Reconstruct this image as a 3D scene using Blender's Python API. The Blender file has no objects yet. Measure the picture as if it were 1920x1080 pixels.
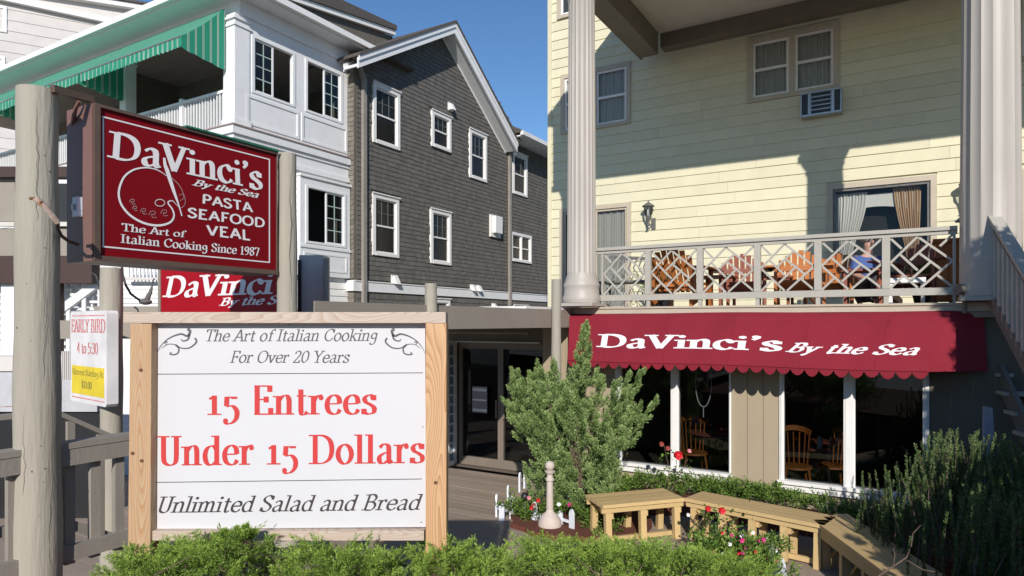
import bpy, bmesh, math, random
import numpy as np
from math import sin, cos, pi, radians, tan
from mathutils import Vector, Matrix
random.seed(7); rng = np.random.default_rng(7)
SC = bpy.context.scene; COL = SC.collection
# ---------------------------------------------------------------- camera, sky, sun
F = 1240.0; H = 2.44; AZ = 605.0
cam = bpy.data.cameras.new('camera'); camo = bpy.data.objects.new('camera', cam); COL.objects.link(camo)
camo.location = (0, 0, H); camo.rotation_euler = (pi/2, 0, 0)
cam.sensor_width = 36; cam.lens = F/1920*36; cam.shift_y = (AZ-540)/1920; cam.clip_end = 3000; cam.clip_start = .05
SC.camera = camo
SUN_AZ, SUN_EL = radians(3.0), radians(25.5)
world = bpy.data.worlds.new('World'); SC.world = world; world.use_nodes = True
wn = world.node_tree.nodes; wl = world.node_tree.links
sky = wn.new('ShaderNodeTexSky'); sky.sky_type = 'NISHITA'; sky.sun_disc = False
sky.sun_elevation = SUN_EL; sky.sun_rotation = pi + SUN_AZ
sky.air_density = 1.0; sky.dust_density = 0.0; sky.ozone_density = 5.0
bg = wn['Background']; bg.inputs[1].default_value = .125; hs_ = wn.new('ShaderNodeHueSaturation'); hs_.inputs['Saturation'].default_value = 1.06; wl.new(sky.outputs[0], hs_.inputs['Color']); wl.new(hs_.outputs[0], bg.inputs[0])
sl = bpy.data.lights.new('sun', 'SUN'); sl.energy = 4.7; sl.angle = radians(.53); sl.color = (1, .945, .87)
so = bpy.data.objects.new('sun', sl); COL.objects.link(so); so.location = (-2, -20, 12)
sd = Vector((sin(SUN_AZ)*cos(SUN_EL), cos(SUN_AZ)*cos(SUN_EL), -sin(SUN_EL)))
so.rotation_euler = sd.to_track_quat('-Z', 'Y').to_euler()
SC.view_settings.view_transform = 'Standard'; SC.view_settings.look = 'None'
SC.view_settings.exposure = 0.0; SC.view_settings.gamma = 1; SC.view_settings.use_curve_mapping = False
SC.render.engine = 'CYCLES'; SC.cycles.max_bounces = 7; SC.cycles.transparent_max_bounces = 12
# ---------------------------------------------------------------- frames: (u along the facades, v away from the street)
A = radians(30.8); c_, s_ = cos(A), sin(A)
def W(u, v, z): return (u*c_+v*s_, -u*s_+v*c_, z)
def UV(X, Y): return (X*c_-Y*s_, X*s_+Y*c_)
def Pv(px, py, v):           # photo point on the plane v=const -> (u, z)
    a = (px-960)/F; Y = v/(a*s_+c_); return Y*(a*c_-s_), H+(AZ-py)/F*Y
def Pu(px, py, u):           # photo point on the plane u=const -> (v, z)
    a = (px-960)/F; Y = u/(a*c_-s_); return Y*(a*s_+c_), H+(AZ-py)/F*Y
def PY(px, py, Y): return (px-960)/F*Y, H+(AZ-py)/F*Y
def Pz(px, py, z):
    Y = (H-z)*F/(py-AZ); return (px-960)/F*Y, Y
# ---------------------------------------------------------------- mesh builder
class MB:
    def __init__(s): s.v = []; s.f = []; s.sm = False
    def add(s, vs, fs):
        n = len(s.v); s.v += [tuple(p) for p in vs]; s.f += [tuple(i+n for i in f) for f in fs]; return s
    def box(s, x0, x1, y0, y1, z0, z1):
        return s.hexa([(x0,y0,z0),(x1,y0,z0),(x1,y1,z0),(x0,y1,z0),(x0,y0,z1),(x1,y0,z1),(x1,y1,z1),(x0,y1,z1)])
    def hexa(s, p): return s.add(p, [(0,3,2,1),(4,5,6,7),(0,1,5,4),(1,2,6,5),(2,3,7,6),(3,0,4,7)])
    def bar(s, p0, p1, w, h, up=(0,0,1)):
        p0 = Vector(p0); p1 = Vector(p1); d = (p1-p0).normalized(); up = Vector(up)
        a = d.cross(up)
        if a.length < 1e-4: a = d.cross(Vector((0,1,0)))
        a.normalize(); b = a.cross(d).normalized(); a *= w/2; b *= h/2
        return s.hexa([p0-a-b, p0+a-b, p1+a-b, p1-a-b, p0-a+b, p0+a+b, p1+a+b, p1-a+b])
    def prism(s, poly, fn, o0, o1):      # poly of (a,b); fn(a,o,b)->xyz
        n = len(poly); vs = [fn(a, o0, b) for a, b in poly]+[fn(a, o1, b) for a, b in poly]
        return s.add(vs, [tuple(range(n)), tuple(range(2*n-1, n-1, -1))]+[(i, (i+1)%n, n+(i+1)%n, n+i) for i in range(n)])
    def tube(s, pts, r, n=8, cap=True):
        pts = [Vector(p) for p in pts]; R = r if isinstance(r, (list, tuple)) else [r]*len(pts); k = len(pts); vs = []
        ref = Vector((0,0,1))
        for i, p in enumerate(pts):
            d = (pts[min(i+1,k-1)]-pts[max(i-1,0)]).normalized()
            if abs(d.dot(ref)) > .95: ref = Vector((1,0,0)) if abs(d.x) < .9 else Vector((0,1,0))
            a = d.cross(ref).normalized(); b = d.cross(a).normalized()
            for j in range(n):
                t = 2*pi*j/n; vs.append(p+(a*cos(t)+b*sin(t))*R[i])
        fs = [(i*n+j, i*n+(j+1)%n, (i+1)*n+(j+1)%n, (i+1)*n+j) for i in range(k-1) for j in range(n)]
        if cap: fs += [tuple(range(n)), tuple(range((k-1)*n, k*n))]
        s.sm = True; return s.add(vs, fs)
    def lathe(s, prof, cx, cy, n=20, flutes=0, depth=.0, fz=(0,0)):
        vs = []
        for r, z in prof:
            for j in range(n):
                rr = r
                if flutes and fz[0] <= z <= fz[1]: rr = r-depth*abs(sin(pi*flutes*j/n))**.8
                vs.append((cx+rr*cos(2*pi*j/n), cy+rr*sin(2*pi*j/n), z))
        k = len(prof)
        fs = [(i*n+j, i*n+(j+1)%n, (i+1)*n+(j+1)%n, (i+1)*n+j) for i in range(k-1) for j in range(n)]
        fs += [tuple(range(n)), tuple(range((k-1)*n, k*n))]
        s.sm = True; return s.add(vs, fs)
    def ball(s, c, r, n=10, sc=(1,1,1)):
        m = n//2+1; vs = [(c[0], c[1], c[2]-r*sc[2])]
        for i in range(1, m):
            for j in range(n):
                t = pi*i/m-pi/2; vs.append((c[0]+r*sc[0]*cos(t)*cos(2*pi*j/n), c[1]+r*sc[1]*cos(t)*sin(2*pi*j/n), c[2]+r*sc[2]*sin(t)))
        vs.append((c[0], c[1], c[2]+r*sc[2])); e = len(vs)-1
        fs = [(0, 1+j, 1+(j+1)%n) for j in range(n)]+[(e, e-n+(j+1)%n, e-n+j) for j in range(n)]
        fs += [(1+i*n+j, 1+i*n+(j+1)%n, 1+(i+1)*n+(j+1)%n, 1+(i+1)*n+j) for i in range(m-2) for j in range(n)]
        s.sm = True; return s.add(vs, fs)
def mkmesh(name, mb, mat, o=(0,0,0), fix=True, smooth=None, bevel=0):
    me = bpy.data.meshes.new(name)
    me.from_pydata([(x-o[0], y-o[1], z-o[2]) for x, y, z in mb.v], [], mb.f)
    if fix or bevel:
        bm = bmesh.new(); bm.from_mesh(me); bmesh.ops.recalc_face_normals(bm, faces=bm.faces[:])
        if bevel: bmesh.ops.bevel(bm, geom=bm.edges[:], offset=bevel, segments=2, affect='EDGES', profile=.6)
        bm.to_mesh(me); bm.free()
    me.materials.append(mat)
    if (mb.sm if smooth is None else smooth):
        me.polygons.foreach_set('use_smooth', [True]*len(me.polygons))
        try: me.set_sharp_from_angle(angle=radians(40))
        except Exception: pass
    me.update(); return me
def setp(o, label=None, cat=None, kind=None, group=None):
    if label: o['label'] = label
    if cat: o['category'] = cat
    if kind: o['kind'] = kind
    if group: o['group'] = group
    return o
def split8(th, name, mb, mat, parent=None, **k):      # every box of the builder becomes a part of its own
    r = None
    for i in range(0, len(mb.v), 8): q = MB(); q.hexa(mb.v[i:i+8]); r = th.part(name, q, mat, parent, **k)
    return r
class Thing:
    def __init__(s, name, label, cat, o=(0,0,0), ang=-A, group=None, kind=None):
        s.o = o; s.ang = ang
        s.root = bpy.data.objects.new(name, None); COL.objects.link(s.root); s.root.empty_display_size = .2
        s.root.location = W(*o) if ang == -A else o
        s.root.rotation_euler = (0, 0, ang); setp(s.root, label, cat, kind, group)
    def part(s, name, mb, mat, parent=None, label=None, kind=None, **k):
        ob = bpy.data.objects.new(name, mkmesh(name, mb, mat, s.o, **k)); COL.objects.link(ob)
        ob.parent = parent or s.root; setp(ob, label, None, kind); return ob
def solo(name, label, cat, mb, mat, o=(0,0,0), ang=-A, kind=None, group=None, **k):
    ob = bpy.data.objects.new(name, mkmesh(name, mb, mat, o, **k)); COL.objects.link(ob)
    ob.location = W(*o) if ang == -A else o; ob.rotation_euler = (0, 0, ang); return setp(ob, label, cat, kind, group)
def ctree(o, parent=None):
    c = o.copy(); COL.objects.link(c); c.parent = parent
    for ch in list(o.children): ctree(ch, c)
    return c
# planes on walls: fn(along, out, z)
def VP_(v): return lambda a, o, z: (a, v-o, z)      # faces the street (-v)
def UP_(u): return lambda a, o, z: (u+o, a, z)      # faces +u
def pb(mb, fn, a0, a1, o0, o1, z0, z1):
    return mb.hexa([fn(a0,o1,z0), fn(a1,o1,z0), fn(a1,o0,z0), fn(a0,o0,z0), fn(a0,o1,z1), fn(a1,o1,z1), fn(a1,o0,z1), fn(a0,o0,z1)])
# ---------------------------------------------------------------- materials
def M(name, col, rough=.6, col2=None, sc=3.0, amt=.5, bump=0, bsc=40, st=(1,1,1), rand=0, island=0, spec=.5, metal=0, sheen=0, detail=5, wave=None):
    m = bpy.data.materials.new(name); m.use_nodes = True; nt = m.node_tree; n = nt.nodes; l = nt.links; b = n['Principled BSDF']
    b.inputs['Roughness'].default_value = rough; b.inputs['Specular IOR Level'].default_value = spec; b.inputs['Metallic'].default_value = metal
    if col2 is None: col2 = tuple(x*.82 for x in col)
    tc = n.new('ShaderNodeTexCoord'); mp = n.new('ShaderNodeMapping'); mp.inputs['Scale'].default_value = st
    l.new(tc.outputs['Object'], mp.inputs[0])
    no = n.new('ShaderNodeTexNoise'); no.inputs['Scale'].default_value = sc; no.inputs['Detail'].default_value = detail; no.inputs['Roughness'].default_value = .65
    l.new(mp.outputs[0], no.inputs['Vector'])
    if rand:
        oi = n.new('ShaderNodeObjectInfo'); ad = n.new('ShaderNodeVectorMath'); ad.operation = 'ADD'
        mu = n.new('ShaderNodeVectorMath'); mu.operation = 'SCALE'; mu.inputs['Scale'].default_value = 37.
        cb = n.new('ShaderNodeCombineXYZ')
        for i in range(3): l.new(oi.outputs['Random'], cb.inputs[i])
        l.new(cb.outputs[0], mu.inputs[0]); l.new(mu.outputs[0], ad.inputs[0]); l.new(mp.outputs[0], ad.inputs[1]); l.new(ad.outputs[0], no.inputs['Vector'])
    rp = n.new('ShaderNodeValToRGB'); rp.color_ramp.elements[0].position = .5-.5*amt*.6; rp.color_ramp.elements[1].position = .5+.5*amt*.6
    rp.color_ramp.elements[0].color = (*col2, 1); rp.color_ramp.elements[1].color = (*col, 1)
    l.new(no.outputs['Fac'], rp.inputs[0]); out = rp.outputs[0]
    if wave:      # wood growth rings
        wv = n.new('ShaderNodeTexNoise'); wv.inputs['Scale'].default_value = 1; wv.inputs['Detail'].default_value = .6
        mp2 = n.new('ShaderNodeMapping'); mp2.inputs['Scale'].default_value = wave[3]; mp2.inputs['Location'].default_value = wave[5] if len(wave) > 5 else (0,0,0)
        l.new(tc.outputs['Object'], mp2.inputs[0]); l.new(mp2.outputs[0], wv.inputs[0])
        m1 = n.new('ShaderNodeMath'); m1.operation = 'MULTIPLY'; m1.inputs[1].default_value = wave[1]; l.new(wv.outputs['Fac'], m1.inputs[0])
        m2 = n.new('ShaderNodeMath'); m2.operation = 'FRACT'; l.new(m1.outputs[0], m2.inputs[0])
        mw = n.new('ShaderNodeMix'); mw.data_type = 'RGBA'; mw.inputs[7].default_value = (*wave[4], 1)
        pw = n.new('ShaderNodeMath'); pw.operation = 'POWER'; pw.inputs[1].default_value = 2.2; l.new(m2.outputs[0], pw.inputs[0])
        l.new(pw.outputs[0], mw.inputs[0]); l.new(out, mw.inputs[6]); out = mw.outputs[2]
    if rand:
        hs = n.new('ShaderNodeHueSaturation'); mr = n.new('ShaderNodeMapRange'); mr.inputs[3].default_value = 1-rand; mr.inputs[4].default_value = 1+rand
        l.new(oi.outputs['Random'], mr.inputs[0]); l.new(mr.outputs[0], hs.inputs['Value']); l.new(out, hs.inputs['Color']); out = hs.outputs[0]
    if island:
        ge = n.new('ShaderNodeNewGeometry'); h2 = n.new('ShaderNodeHueSaturation'); r2 = n.new('ShaderNodeMapRange'); r2.inputs[3].default_value = 1-island; r2.inputs[4].default_value = 1+island
        l.new(ge.outputs['Random Per Island'], r2.inputs[0]); l.new(r2.outputs[0], h2.inputs['Value']); l.new(out, h2.inputs['Color']); out = h2.outputs[0]
    l.new(out, b.inputs['Base Color'])
    if bump:
        n2 = n.new('ShaderNodeTexNoise'); n2.inputs['Scale'].default_value = bsc; n2.inputs['Detail'].default_value = 4; l.new(mp.outputs[0], n2.inputs['Vector'])
        bp = n.new('ShaderNodeBump'); bp.inputs['Strength'].default_value = bump; bp.inputs['Distance'].default_value = .01
        l.new(n2.outputs['Fac'], bp.inputs['Height']); l.new(bp.outputs[0], b.inputs['Normal'])
    return m
def Mglass(name, tint=(.8,.85,.85), blend=1.45, rough=.01):
    m = bpy.data.materials.new(name); m.use_nodes = True; nt = m.node_tree; n = nt.nodes; l = nt.links; n.clear()
    o = n.new('ShaderNodeOutputMaterial'); mx = n.new('ShaderNodeMixShader'); t = n.new('ShaderNodeBsdfTransparent'); g = n.new('ShaderNodeBsdfGlossy'); f = n.new('ShaderNodeFresnel')
    t.inputs[0].default_value = (*tint, 1); g.inputs['Roughness'].default_value = rough; g.inputs[0].default_value = (.9,.95,1,1); f.inputs[0].default_value = blend
    l.new(f.outputs[0], mx.inputs[0]); l.new(t.outputs[0], mx.inputs[1]); l.new(g.outputs[0], mx.inputs[2]); l.new(mx.outputs[0], o.inputs[0]); return m
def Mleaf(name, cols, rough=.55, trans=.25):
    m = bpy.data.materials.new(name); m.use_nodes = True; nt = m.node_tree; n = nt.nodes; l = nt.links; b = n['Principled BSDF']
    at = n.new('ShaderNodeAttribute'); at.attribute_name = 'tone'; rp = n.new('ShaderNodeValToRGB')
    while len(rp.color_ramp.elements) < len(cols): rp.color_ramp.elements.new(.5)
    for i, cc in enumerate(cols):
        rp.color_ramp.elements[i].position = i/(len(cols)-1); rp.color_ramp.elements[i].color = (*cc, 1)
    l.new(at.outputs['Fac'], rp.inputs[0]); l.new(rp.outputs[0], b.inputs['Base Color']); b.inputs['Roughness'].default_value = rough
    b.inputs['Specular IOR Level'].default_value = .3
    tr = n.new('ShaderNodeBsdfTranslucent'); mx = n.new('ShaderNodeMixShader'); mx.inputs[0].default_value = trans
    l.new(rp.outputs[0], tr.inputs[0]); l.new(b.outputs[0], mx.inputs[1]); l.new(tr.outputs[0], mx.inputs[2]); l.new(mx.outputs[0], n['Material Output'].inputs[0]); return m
m_yel = M('yellow_paint', (.71,.665,.475), .7, (.61,.565,.395), 2.2, 1, .06, 25, (1.4,1.4,.35), rand=.045, detail=8)
m_trim = M('tan_trim_paint', (.50,.43,.33), .6, (.45,.385,.295), 4)
m_col = M('column_paint', (.44,.40,.35), .5, (.40,.36,.315), 3, .8, st=(4,4,.5))
m_rail = M('rail_paint', (.43,.40,.35), .55, (.385,.36,.31), 6)
m_dkbeam = M('brown_beam_paint', (.20,.17,.125), .6, (.17,.145,.11), 3)
m_ceil = M('porch_ceiling', (.62,.56,.50), .8, (.56,.51,.45), 1.5)
m_white = M('white_paint', (.80,.80,.80), .55, (.72,.72,.73), 3, .8)
m_white2 = M('white_trim', (.82,.80,.77), .5, (.74,.73,.71), 8, .8, rand=.03)
m_shin = M('grey_shingle', (.165,.145,.12), .85, (.10,.088,.074), 9, .9, .4, 60, (1,1,.25))
m_roof = M('dark_roof', (.11,.095,.085), .9, (.07,.06,.055), 14, .8, .3, 60)
m_taupe = M('taupe_paint', (.30,.265,.22), .7, (.27,.235,.195), 3, .8, .1, 30, rand=.03)
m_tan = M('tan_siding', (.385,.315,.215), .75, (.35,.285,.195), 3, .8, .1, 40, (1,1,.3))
m_pole = M('weathered_pole', (.41,.375,.305), .85, (.30,.275,.225), 9, .9, .5, 60, (1,1,.10))
m_cracks = M('pole_crack', (.10,.085,.07), .9)
m_frame = M('sign_frame_bronze', (.13,.085,.062), .45, (.10,.065,.05), 6, .8, .05, 60)
m_steel = M('bronze_side', (.22,.11,.085), .5, (.17,.09,.075), 2.5, 1, .1, 20)
m_red = M('sign_red', (.19,.001,.006), .6, (.20,.001,.006), 2, spec=.2)
m_red2 = M('sign_red_bright', (.36,.003,.012), .5, (.33,.003,.012), 2, spec=.2)
m_lett = M('letter_white', (.82,.78,.78), .5, (.78,.74,.74), 3)
m_lettin = M('palette_ink', (.55,.35,.35), .5)
m_awn = M('burgundy_canvas', (.25,.008,.024), .88, (.185,.007,.019), 1.6, 1, .25, 9, (.6,1,1))
m_panel = M('sign_white_vinyl', (.615,.605,.62), .5, (.585,.575,.585), 2.0, .9, spec=.25)
m_ink = M('dark_ink', (.05,.035,.04), .6)
m_inkred = M('red_ink', (.57,.042,.042), .6, (.53,.05,.048), 3, spec=.25)
m_inkgrey = M('grey_ink', (.10,.095,.11), .6)
m_pine = M('pine_post', (.53,.37,.225), .6, (.42,.28,.165), 5, .9, .15, 60, (14,14,.8), wave=('X', 26, 0, (9,5,1.3), (.40,.20,.08)))
m_pine2 = M('pine_rail', (.56,.47,.385), .65, (.48,.39,.32), 6, .9, .15, 60, (1,10,14), wave=('Z', 26, 0, (1.6,5,12), (.42,.30,.22)))
m_bench = M('bench_pine', (.62,.45,.215), .6, (.50,.35,.16), 8, .9, .15, 40, (1.5,12,12), rand=.08)
m_deck = M('deck_board', (.37,.295,.23), .8, (.28,.22,.17), 8, .9, .3, 60, (1,14,14), rand=.12)
m_greymt = M('greyed_wood', (.30,.27,.225), .8, (.25,.22,.19), 8, .9, .2, 50, (1,1,.3), rand=.06)
m_darkgrey = M('dark_grey_paint', (.60,.56,.50), .6, (.56,.52,.47), 3)
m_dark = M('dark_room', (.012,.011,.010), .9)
m_darkbr = M('dark_brown_fascia', (.055,.028,.022), .7, (.045,.024,.02), 3)
m_curt = M('white_curtain', (.62,.60,.58), .9, (.5,.49,.47), 12, .9, .2, 30, (8,8,.5))
m_curt2 = M('tan_curtain', (.55,.38,.24), .9, (.42,.28,.17), 12, .9, .2, 30, (8,8,.5))
m_curt3 = M('grey_drape', (.36,.35,.33), .9, (.27,.26,.25), 12, .9, .2, 30, (8,8,.4))
m_green = M('green_edge', (.01,.15,.085), .6)
m_alu = M('aluminium', (.45,.45,.46), .35, metal=.7)
m_alubr = M('bronze_aluminium', (.22,.18,.145), .45, (.19,.155,.125), 5)
m_glass = Mglass('window_glass', (.42,.45,.45), 1.5)
m_glassd = Mglass('dark_window_glass', (.42,.45,.45), 1.55)
m_glasst = Mglass('clear_glass', (.85,.87,.85), 1.35)
m_muntin = M('green_grey_muntin', (.45,.56,.52), .5)
m_woodor = M('orange_cedar', (.48,.16,.035), .5, (.33,.10,.02), 7, .9, .2, 40, (10,10,1), rand=.12)
m_woodrd = M('red_cedar', (.30,.085,.045), .5, (.20,.055,.03), 7, .9, .2, 40, (10,10,1), rand=.12)
m_black = M('black_metal', (.02,.02,.022), .4)
m_iron = M('pewter_metal', (.16,.155,.15), .5, (.11,.105,.10), 10)
m_plast = M('white_plastic', (.72,.74,.80), .4, (.7,.72,.78), 2)
m_orn = M('pinkish_cast_stone', (.60,.51,.45), .7, (.50,.42,.37), 10, .9, .1, 60)
m_lap = M('warm_white_lap', (.62,.58,.55), .7, (.57,.535,.51), 2, rand=.03)
m_mulch = M('red_mulch', (.20,.055,.03), .95, (.07,.025,.016), 45, 1, 1, 60)
m_soil = M('ground_sand', (.34,.31,.26), .95, (.25,.225,.19), 4, 1, .4, 30)
m_rust = M('rusty_pipe', (.78,.74,.68), .5, (.50,.22,.09), 16, .5)
# ---------------------------------------------------------------- lettering: pen-drawn glyphs
def cr(pts, n=5):
    P = [pts[0]]+list(pts)+[pts[-1]]; o = []
    if pts[0] == pts[-1]: P[0] = pts[-2]; P[-1] = pts[1]
    for i in range(1, len(P)-2):
        for k in range(n):
            t = k/n; a, b, c, d = P[i-1], P[i], P[i+1], P[i+2]
            o.append(tuple(.5*(2*b[j]+(c[j]-a[j])*t+(2*a[j]-5*b[j]+4*c[j]-d[j])*t*t+(3*b[j]-a[j]-3*c[j]+d[j])*t**3) for j in (0, 1)))
    o.append(pts[-1]); return o
def S(txt):
    r = []
    for w in txt.split(';'):
        t = w.split(); r.append((t[0], [tuple(float(q) for q in p.split(',')) for p in t[1:]]))
    return r
# L line, C curve, s serif centred at point (x, y, halfwidth), d dot (x, y, r)
GL = {
'A': (.74, "L .06,0 .37,1;L .37,1 .68,0;L .17,.34 .57,.34;s .06,0 .13,0;s .68,0 .13,0"),
'B': (.70, "L .16,0 .16,1;C .16,.98 .42,.97 .54,.77 .42,.56 .16,.53;C .16,.53 .48,.5 .6,.27 .48,.03 .16,.02;s .12,0 .1,0;s .12,1 .1,0"),
'C': (.76, "C .68,.76 .57,.95 .4,.98 .17,.8 .09,.5 .17,.18 .4,.02 .58,.07 .7,.25;L .68,.98 .68,.7"),
'D': (.82, "L .16,0 .16,1;C .16,.98 .45,.96 .66,.8 .73,.5 .66,.2 .45,.04 .16,.02;s .12,0 .12,0;s .12,1 .12,0"),
'E': (.68, "L .16,0 .16,1;L .06,.98 .58,.98;L .16,.52 .46,.52;L .06,.02 .61,.02;L .58,1 .58,.78;L .46,.62 .46,.42;L .61,0 .61,.23"),
'F': (.62, "L .16,0 .16,1;L .06,.98 .58,.98;L .16,.5 .46,.5;L .58,1 .58,.78;L .46,.6 .46,.4;s .16,0 .13,0"),
'I': (.36, "L .18,0 .18,1;s .18,0 .14,0;s .18,1 .14,0"),
'L': (.62, "L .16,0 .16,1;L .06,.02 .56,.02;L .56,0 .56,.24;s .16,1 .13,0"),
'O': (.84, "C .42,.99 .68,.84 .76,.5 .68,.16 .42,.01 .16,.16 .08,.5 .16,.84 .42,.99"),
'P': (.66, "L .16,0 .16,1;C .16,.98 .46,.96 .58,.73 .46,.49 .16,.47;s .16,0 .13,0;s .12,1 .1,0"),
'R': (.74, "L .16,0 .16,1;C .16,.98 .44,.96 .55,.75 .44,.53 .16,.51;L .36,.52 .68,0;s .16,0 .12,0;s .12,1 .1,0;s .68,0 .08,0"),
'S': (.60, "C .5,.8 .4,.96 .26,.98 .1,.86 .11,.68 .28,.54 .44,.42 .52,.26 .42,.07 .26,.01 .12,.08 .07,.22;L .5,.98 .5,.74;L .07,.02 .07,.26"),
'T': (.68, "L .34,0 .34,1;L .05,.98 .63,.98;L .05,1 .05,.78;L .63,1 .63,.78;s .34,0 .14,0"),
'U': (.76, "L .16,1 .16,.34;C .16,.42 .19,.12 .38,.01 .56,.1 .6,.34 .6,.42;L .6,1 .6,.36;s .16,1 .14,0;s .6,1 .12,0"),
'V': (.76, "L .08,1 .38,0;L .38,0 .68,1;s .08,1 .14,0;s .68,1 .12,0"),
'Y': (.70, "L .07,1 .34,.46;L .63,1 .34,.46;L .34,.48 .34,0;s .07,1 .12,0;s .63,1 .11,0;s .34,0 .14,0"),
'a': (.58, "C .11,.54 .24,.66 .39,.61 .42,.46;L .42,.5 .42,.12;C .42,.16 .46,.02 .56,.07;C .42,.39 .24,.34 .1,.22 .12,.05 .25,.01 .42,.13"),
'b': (.62, "L .14,1 .14,.0;C .14,.5 .3,.65 .48,.56 .54,.33 .47,.09 .3,.01 .14,.12;s .09,1 .08,0"),
'c': (.54, "C .46,.53 .38,.64 .28,.66 .13,.54 .08,.32 .14,.1 .29,.01 .42,.05 .5,.16;d .45,.54,.05"),
'd': (.62, "L .48,1 .48,0;C .48,.52 .34,.65 .16,.57 .08,.33 .14,.08 .3,.01 .48,.14;s .43,1 .08,0;s .53,0 .06,0"),
'e': (.56, "L .1,.36 .5,.37;C .5,.37 .46,.58 .3,.66 .14,.55 .08,.33 .14,.1 .3,.01 .43,.05 .51,.17"),
'f': (.40, "C .46,.92 .4,.99 .29,.95 .22,.8 .22,.6;L .22,.7 .22,0;L .07,.64 .38,.64;s .22,0 .12,0;d .45,.92,.05"),
'g': (.60, "C .46,.54 .34,.65 .18,.6 .1,.42 .16,.24 .3,.19 .46,.3;C .46,.64 .47,.3 .47,-.02 .4,-.24 .25,-.3 .1,-.22;d .12,-.2,.05"),
'h': (.64, "L .14,1 .14,0;C .14,.46 .27,.62 .4,.65 .48,.54 .49,.3;L .49,.42 .49,0;s .09,1 .08,0;s .14,0 .11,0;s .49,0 .11,0"),
'i': (.32, "L .16,.64 .16,0;d .16,.88,.085;s .11,.64 .08,0;s .16,0 .12,0"),
'k': (.62, "L .14,1 .14,0;L .15,.3 .48,.64;L .26,.4 .54,0;s .09,1 .08,0;s .14,0 .11,0;s .54,0 .08,0;s .48,.64 .08,0"),
'l': (.32, "L .16,1 .16,0;s .11,1 .08,0;s .16,0 .12,0"),
'm': (.94, "L .14,.64 .14,0;C .14,.46 .25,.62 .36,.65 .44,.54 .45,.3;L .45,.42 .45,0;C .45,.46 .56,.62 .67,.65 .75,.54 .76,.3;L .76,.42 .76,0;s .09,.64 .08,0;s .14,0 .1,0;s .45,0 .1,0;s .78,0 .1,0"),
'n': (.64, "L .14,.64 .14,0;C .14,.46 .27,.62 .4,.65 .48,.54 .49,.3;L .49,.42 .49,0;s .09,.64 .08,0;s .14,0 .11,0;s .49,0 .11,0"),
'o': (.60, "C .3,.66 .46,.56 .53,.33 .46,.1 .3,.0 .14,.1 .07,.33 .14,.56 .3,.66"),
'r': (.46, "L .14,.64 .14,0;C .14,.42 .22,.58 .34,.65 .4,.6;d .39,.57,.065;s .09,.64 .08,0;s .15,0 .13,0"),
's': (.50, "C .4,.52 .33,.64 .22,.65 .11,.55 .15,.42 .3,.33 .42,.22 .4,.07 .25,.01 .12,.06 .09,.16;L .41,.66 .41,.48;L .08,.0 .08,.19"),
't': (.42, "L .19,.86 .19,.1;C .19,.16 .22,.02 .32,.01 .4,.1;L .05,.64 .37,.64"),
'u': (.64, "L .14,.64 .14,.2;C .14,.26 .17,.06 .28,.01 .4,.06 .48,.18;L .49,.64 .49,0;s .09,.64 .08,0;s .44,.64 .08,0;s .54,0 .06,0"),
'v': (.58, "L .08,.64 .29,0;L .29,0 .5,.64;s .08,.64 .11,0;s .5,.64 .1,0"),
'y': (.58, "L .08,.64 .3,.04;L .52,.64 .2,-.26;d .16,-.24,.06;s .08,.64 .11,0;s .52,.64 .09,0"),
"'": (.24, "C .14,.98 .15,.85 .06,.72;d .13,.93,.085"),
'0': (.62, "C .31,.98 .5,.8 .54,.5 .5,.2 .31,.02 .12,.2 .08,.5 .12,.8 .31,.98"),
'1': (.44, "L .24,0 .24,1;L .24,.98 .08,.84;s .24,0 .15,0"),
'2': (.60, "C .1,.74 .16,.92 .3,.98 .46,.9 .48,.72 .38,.48 .1,.04;L .06,.03 .52,.03;L .52,0 .52,.2"),
'3': (.58, "C .1,.84 .26,.98 .44,.88 .42,.64 .26,.53;C .26,.53 .46,.46 .5,.24 .36,.04 .2,.01 .08,.12"),
'4': (.60, "L .4,0 .4,1;L .4,1 .06,.3;L .04,.28 .56,.28"),
'5': (.58, "L .14,.98 .5,.98;L .16,.98 .13,.56;C .13,.56 .3,.62 .48,.5 .5,.26 .38,.05 .2,.01 .08,.12"),
'7': (.56, "L .06,.97 .52,.97;L .51,.97 .24,0;L .06,1 .06,.8"),
'8': (.58, "C .29,.98 .46,.88 .44,.68 .29,.54 .12,.4 .09,.2 .29,.01 .49,.2 .46,.4 .29,.54 .14,.68 .12,.88 .29,.98"),
'9': (.60, "C .46,.7 .38,.48 .2,.5 .1,.72 .2,.94 .36,.96 .5,.8 .48,.4 .34,.1 .14,.02"),
'!': (.46, "L .25,0 .25,.66;L .25,.64 .08,.54;s .25,0 .17,0"),          # old-style 1
'%': (.56, "L .14,.6 .5,.6;L .16,.62 .14,.3;C .14,.28 .34,.3 .48,.14 .47,-.1 .34,-.26 .18,-.3 .08,-.22;d .11,-.2,.08;L .3,.57 .5,.57"),  # old-style 5
':': (.26, "d .13,.12,.07;d .13,.55,.07"), '.': (.26, "d .13,.06,.06"), ',': (.2, "d .1,.06,.06"),
'$': (.60, "C .5,.78 .3,.92 .12,.78 .28,.52 .5,.3 .3,.08 .08,.2;L .3,1.06 .3,-.06"), ' ': (.34, ""),
}
def ribbon(mb, pts, wid, fn, off):
    n = len(pts); vs = []
    for i, (x, y) in enumerate(pts):
        a = pts[max(i-1, 0)]; b = pts[min(i+1, n-1)]; dx, dy = b[0]-a[0], b[1]-a[1]; L = math.hypot(dx, dy) or 1; dx /= L; dy /= L
        w = wid(dx, dy, i/(n-1))/2; vs += [fn(x-dy*w, y+dx*w, off), fn(x+dy*w, y-dx*w, off)]
    mb.add(vs, [(2*i, 2*i+1, 2*i+3, 2*i+2) for i in range(n-1)])
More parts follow.
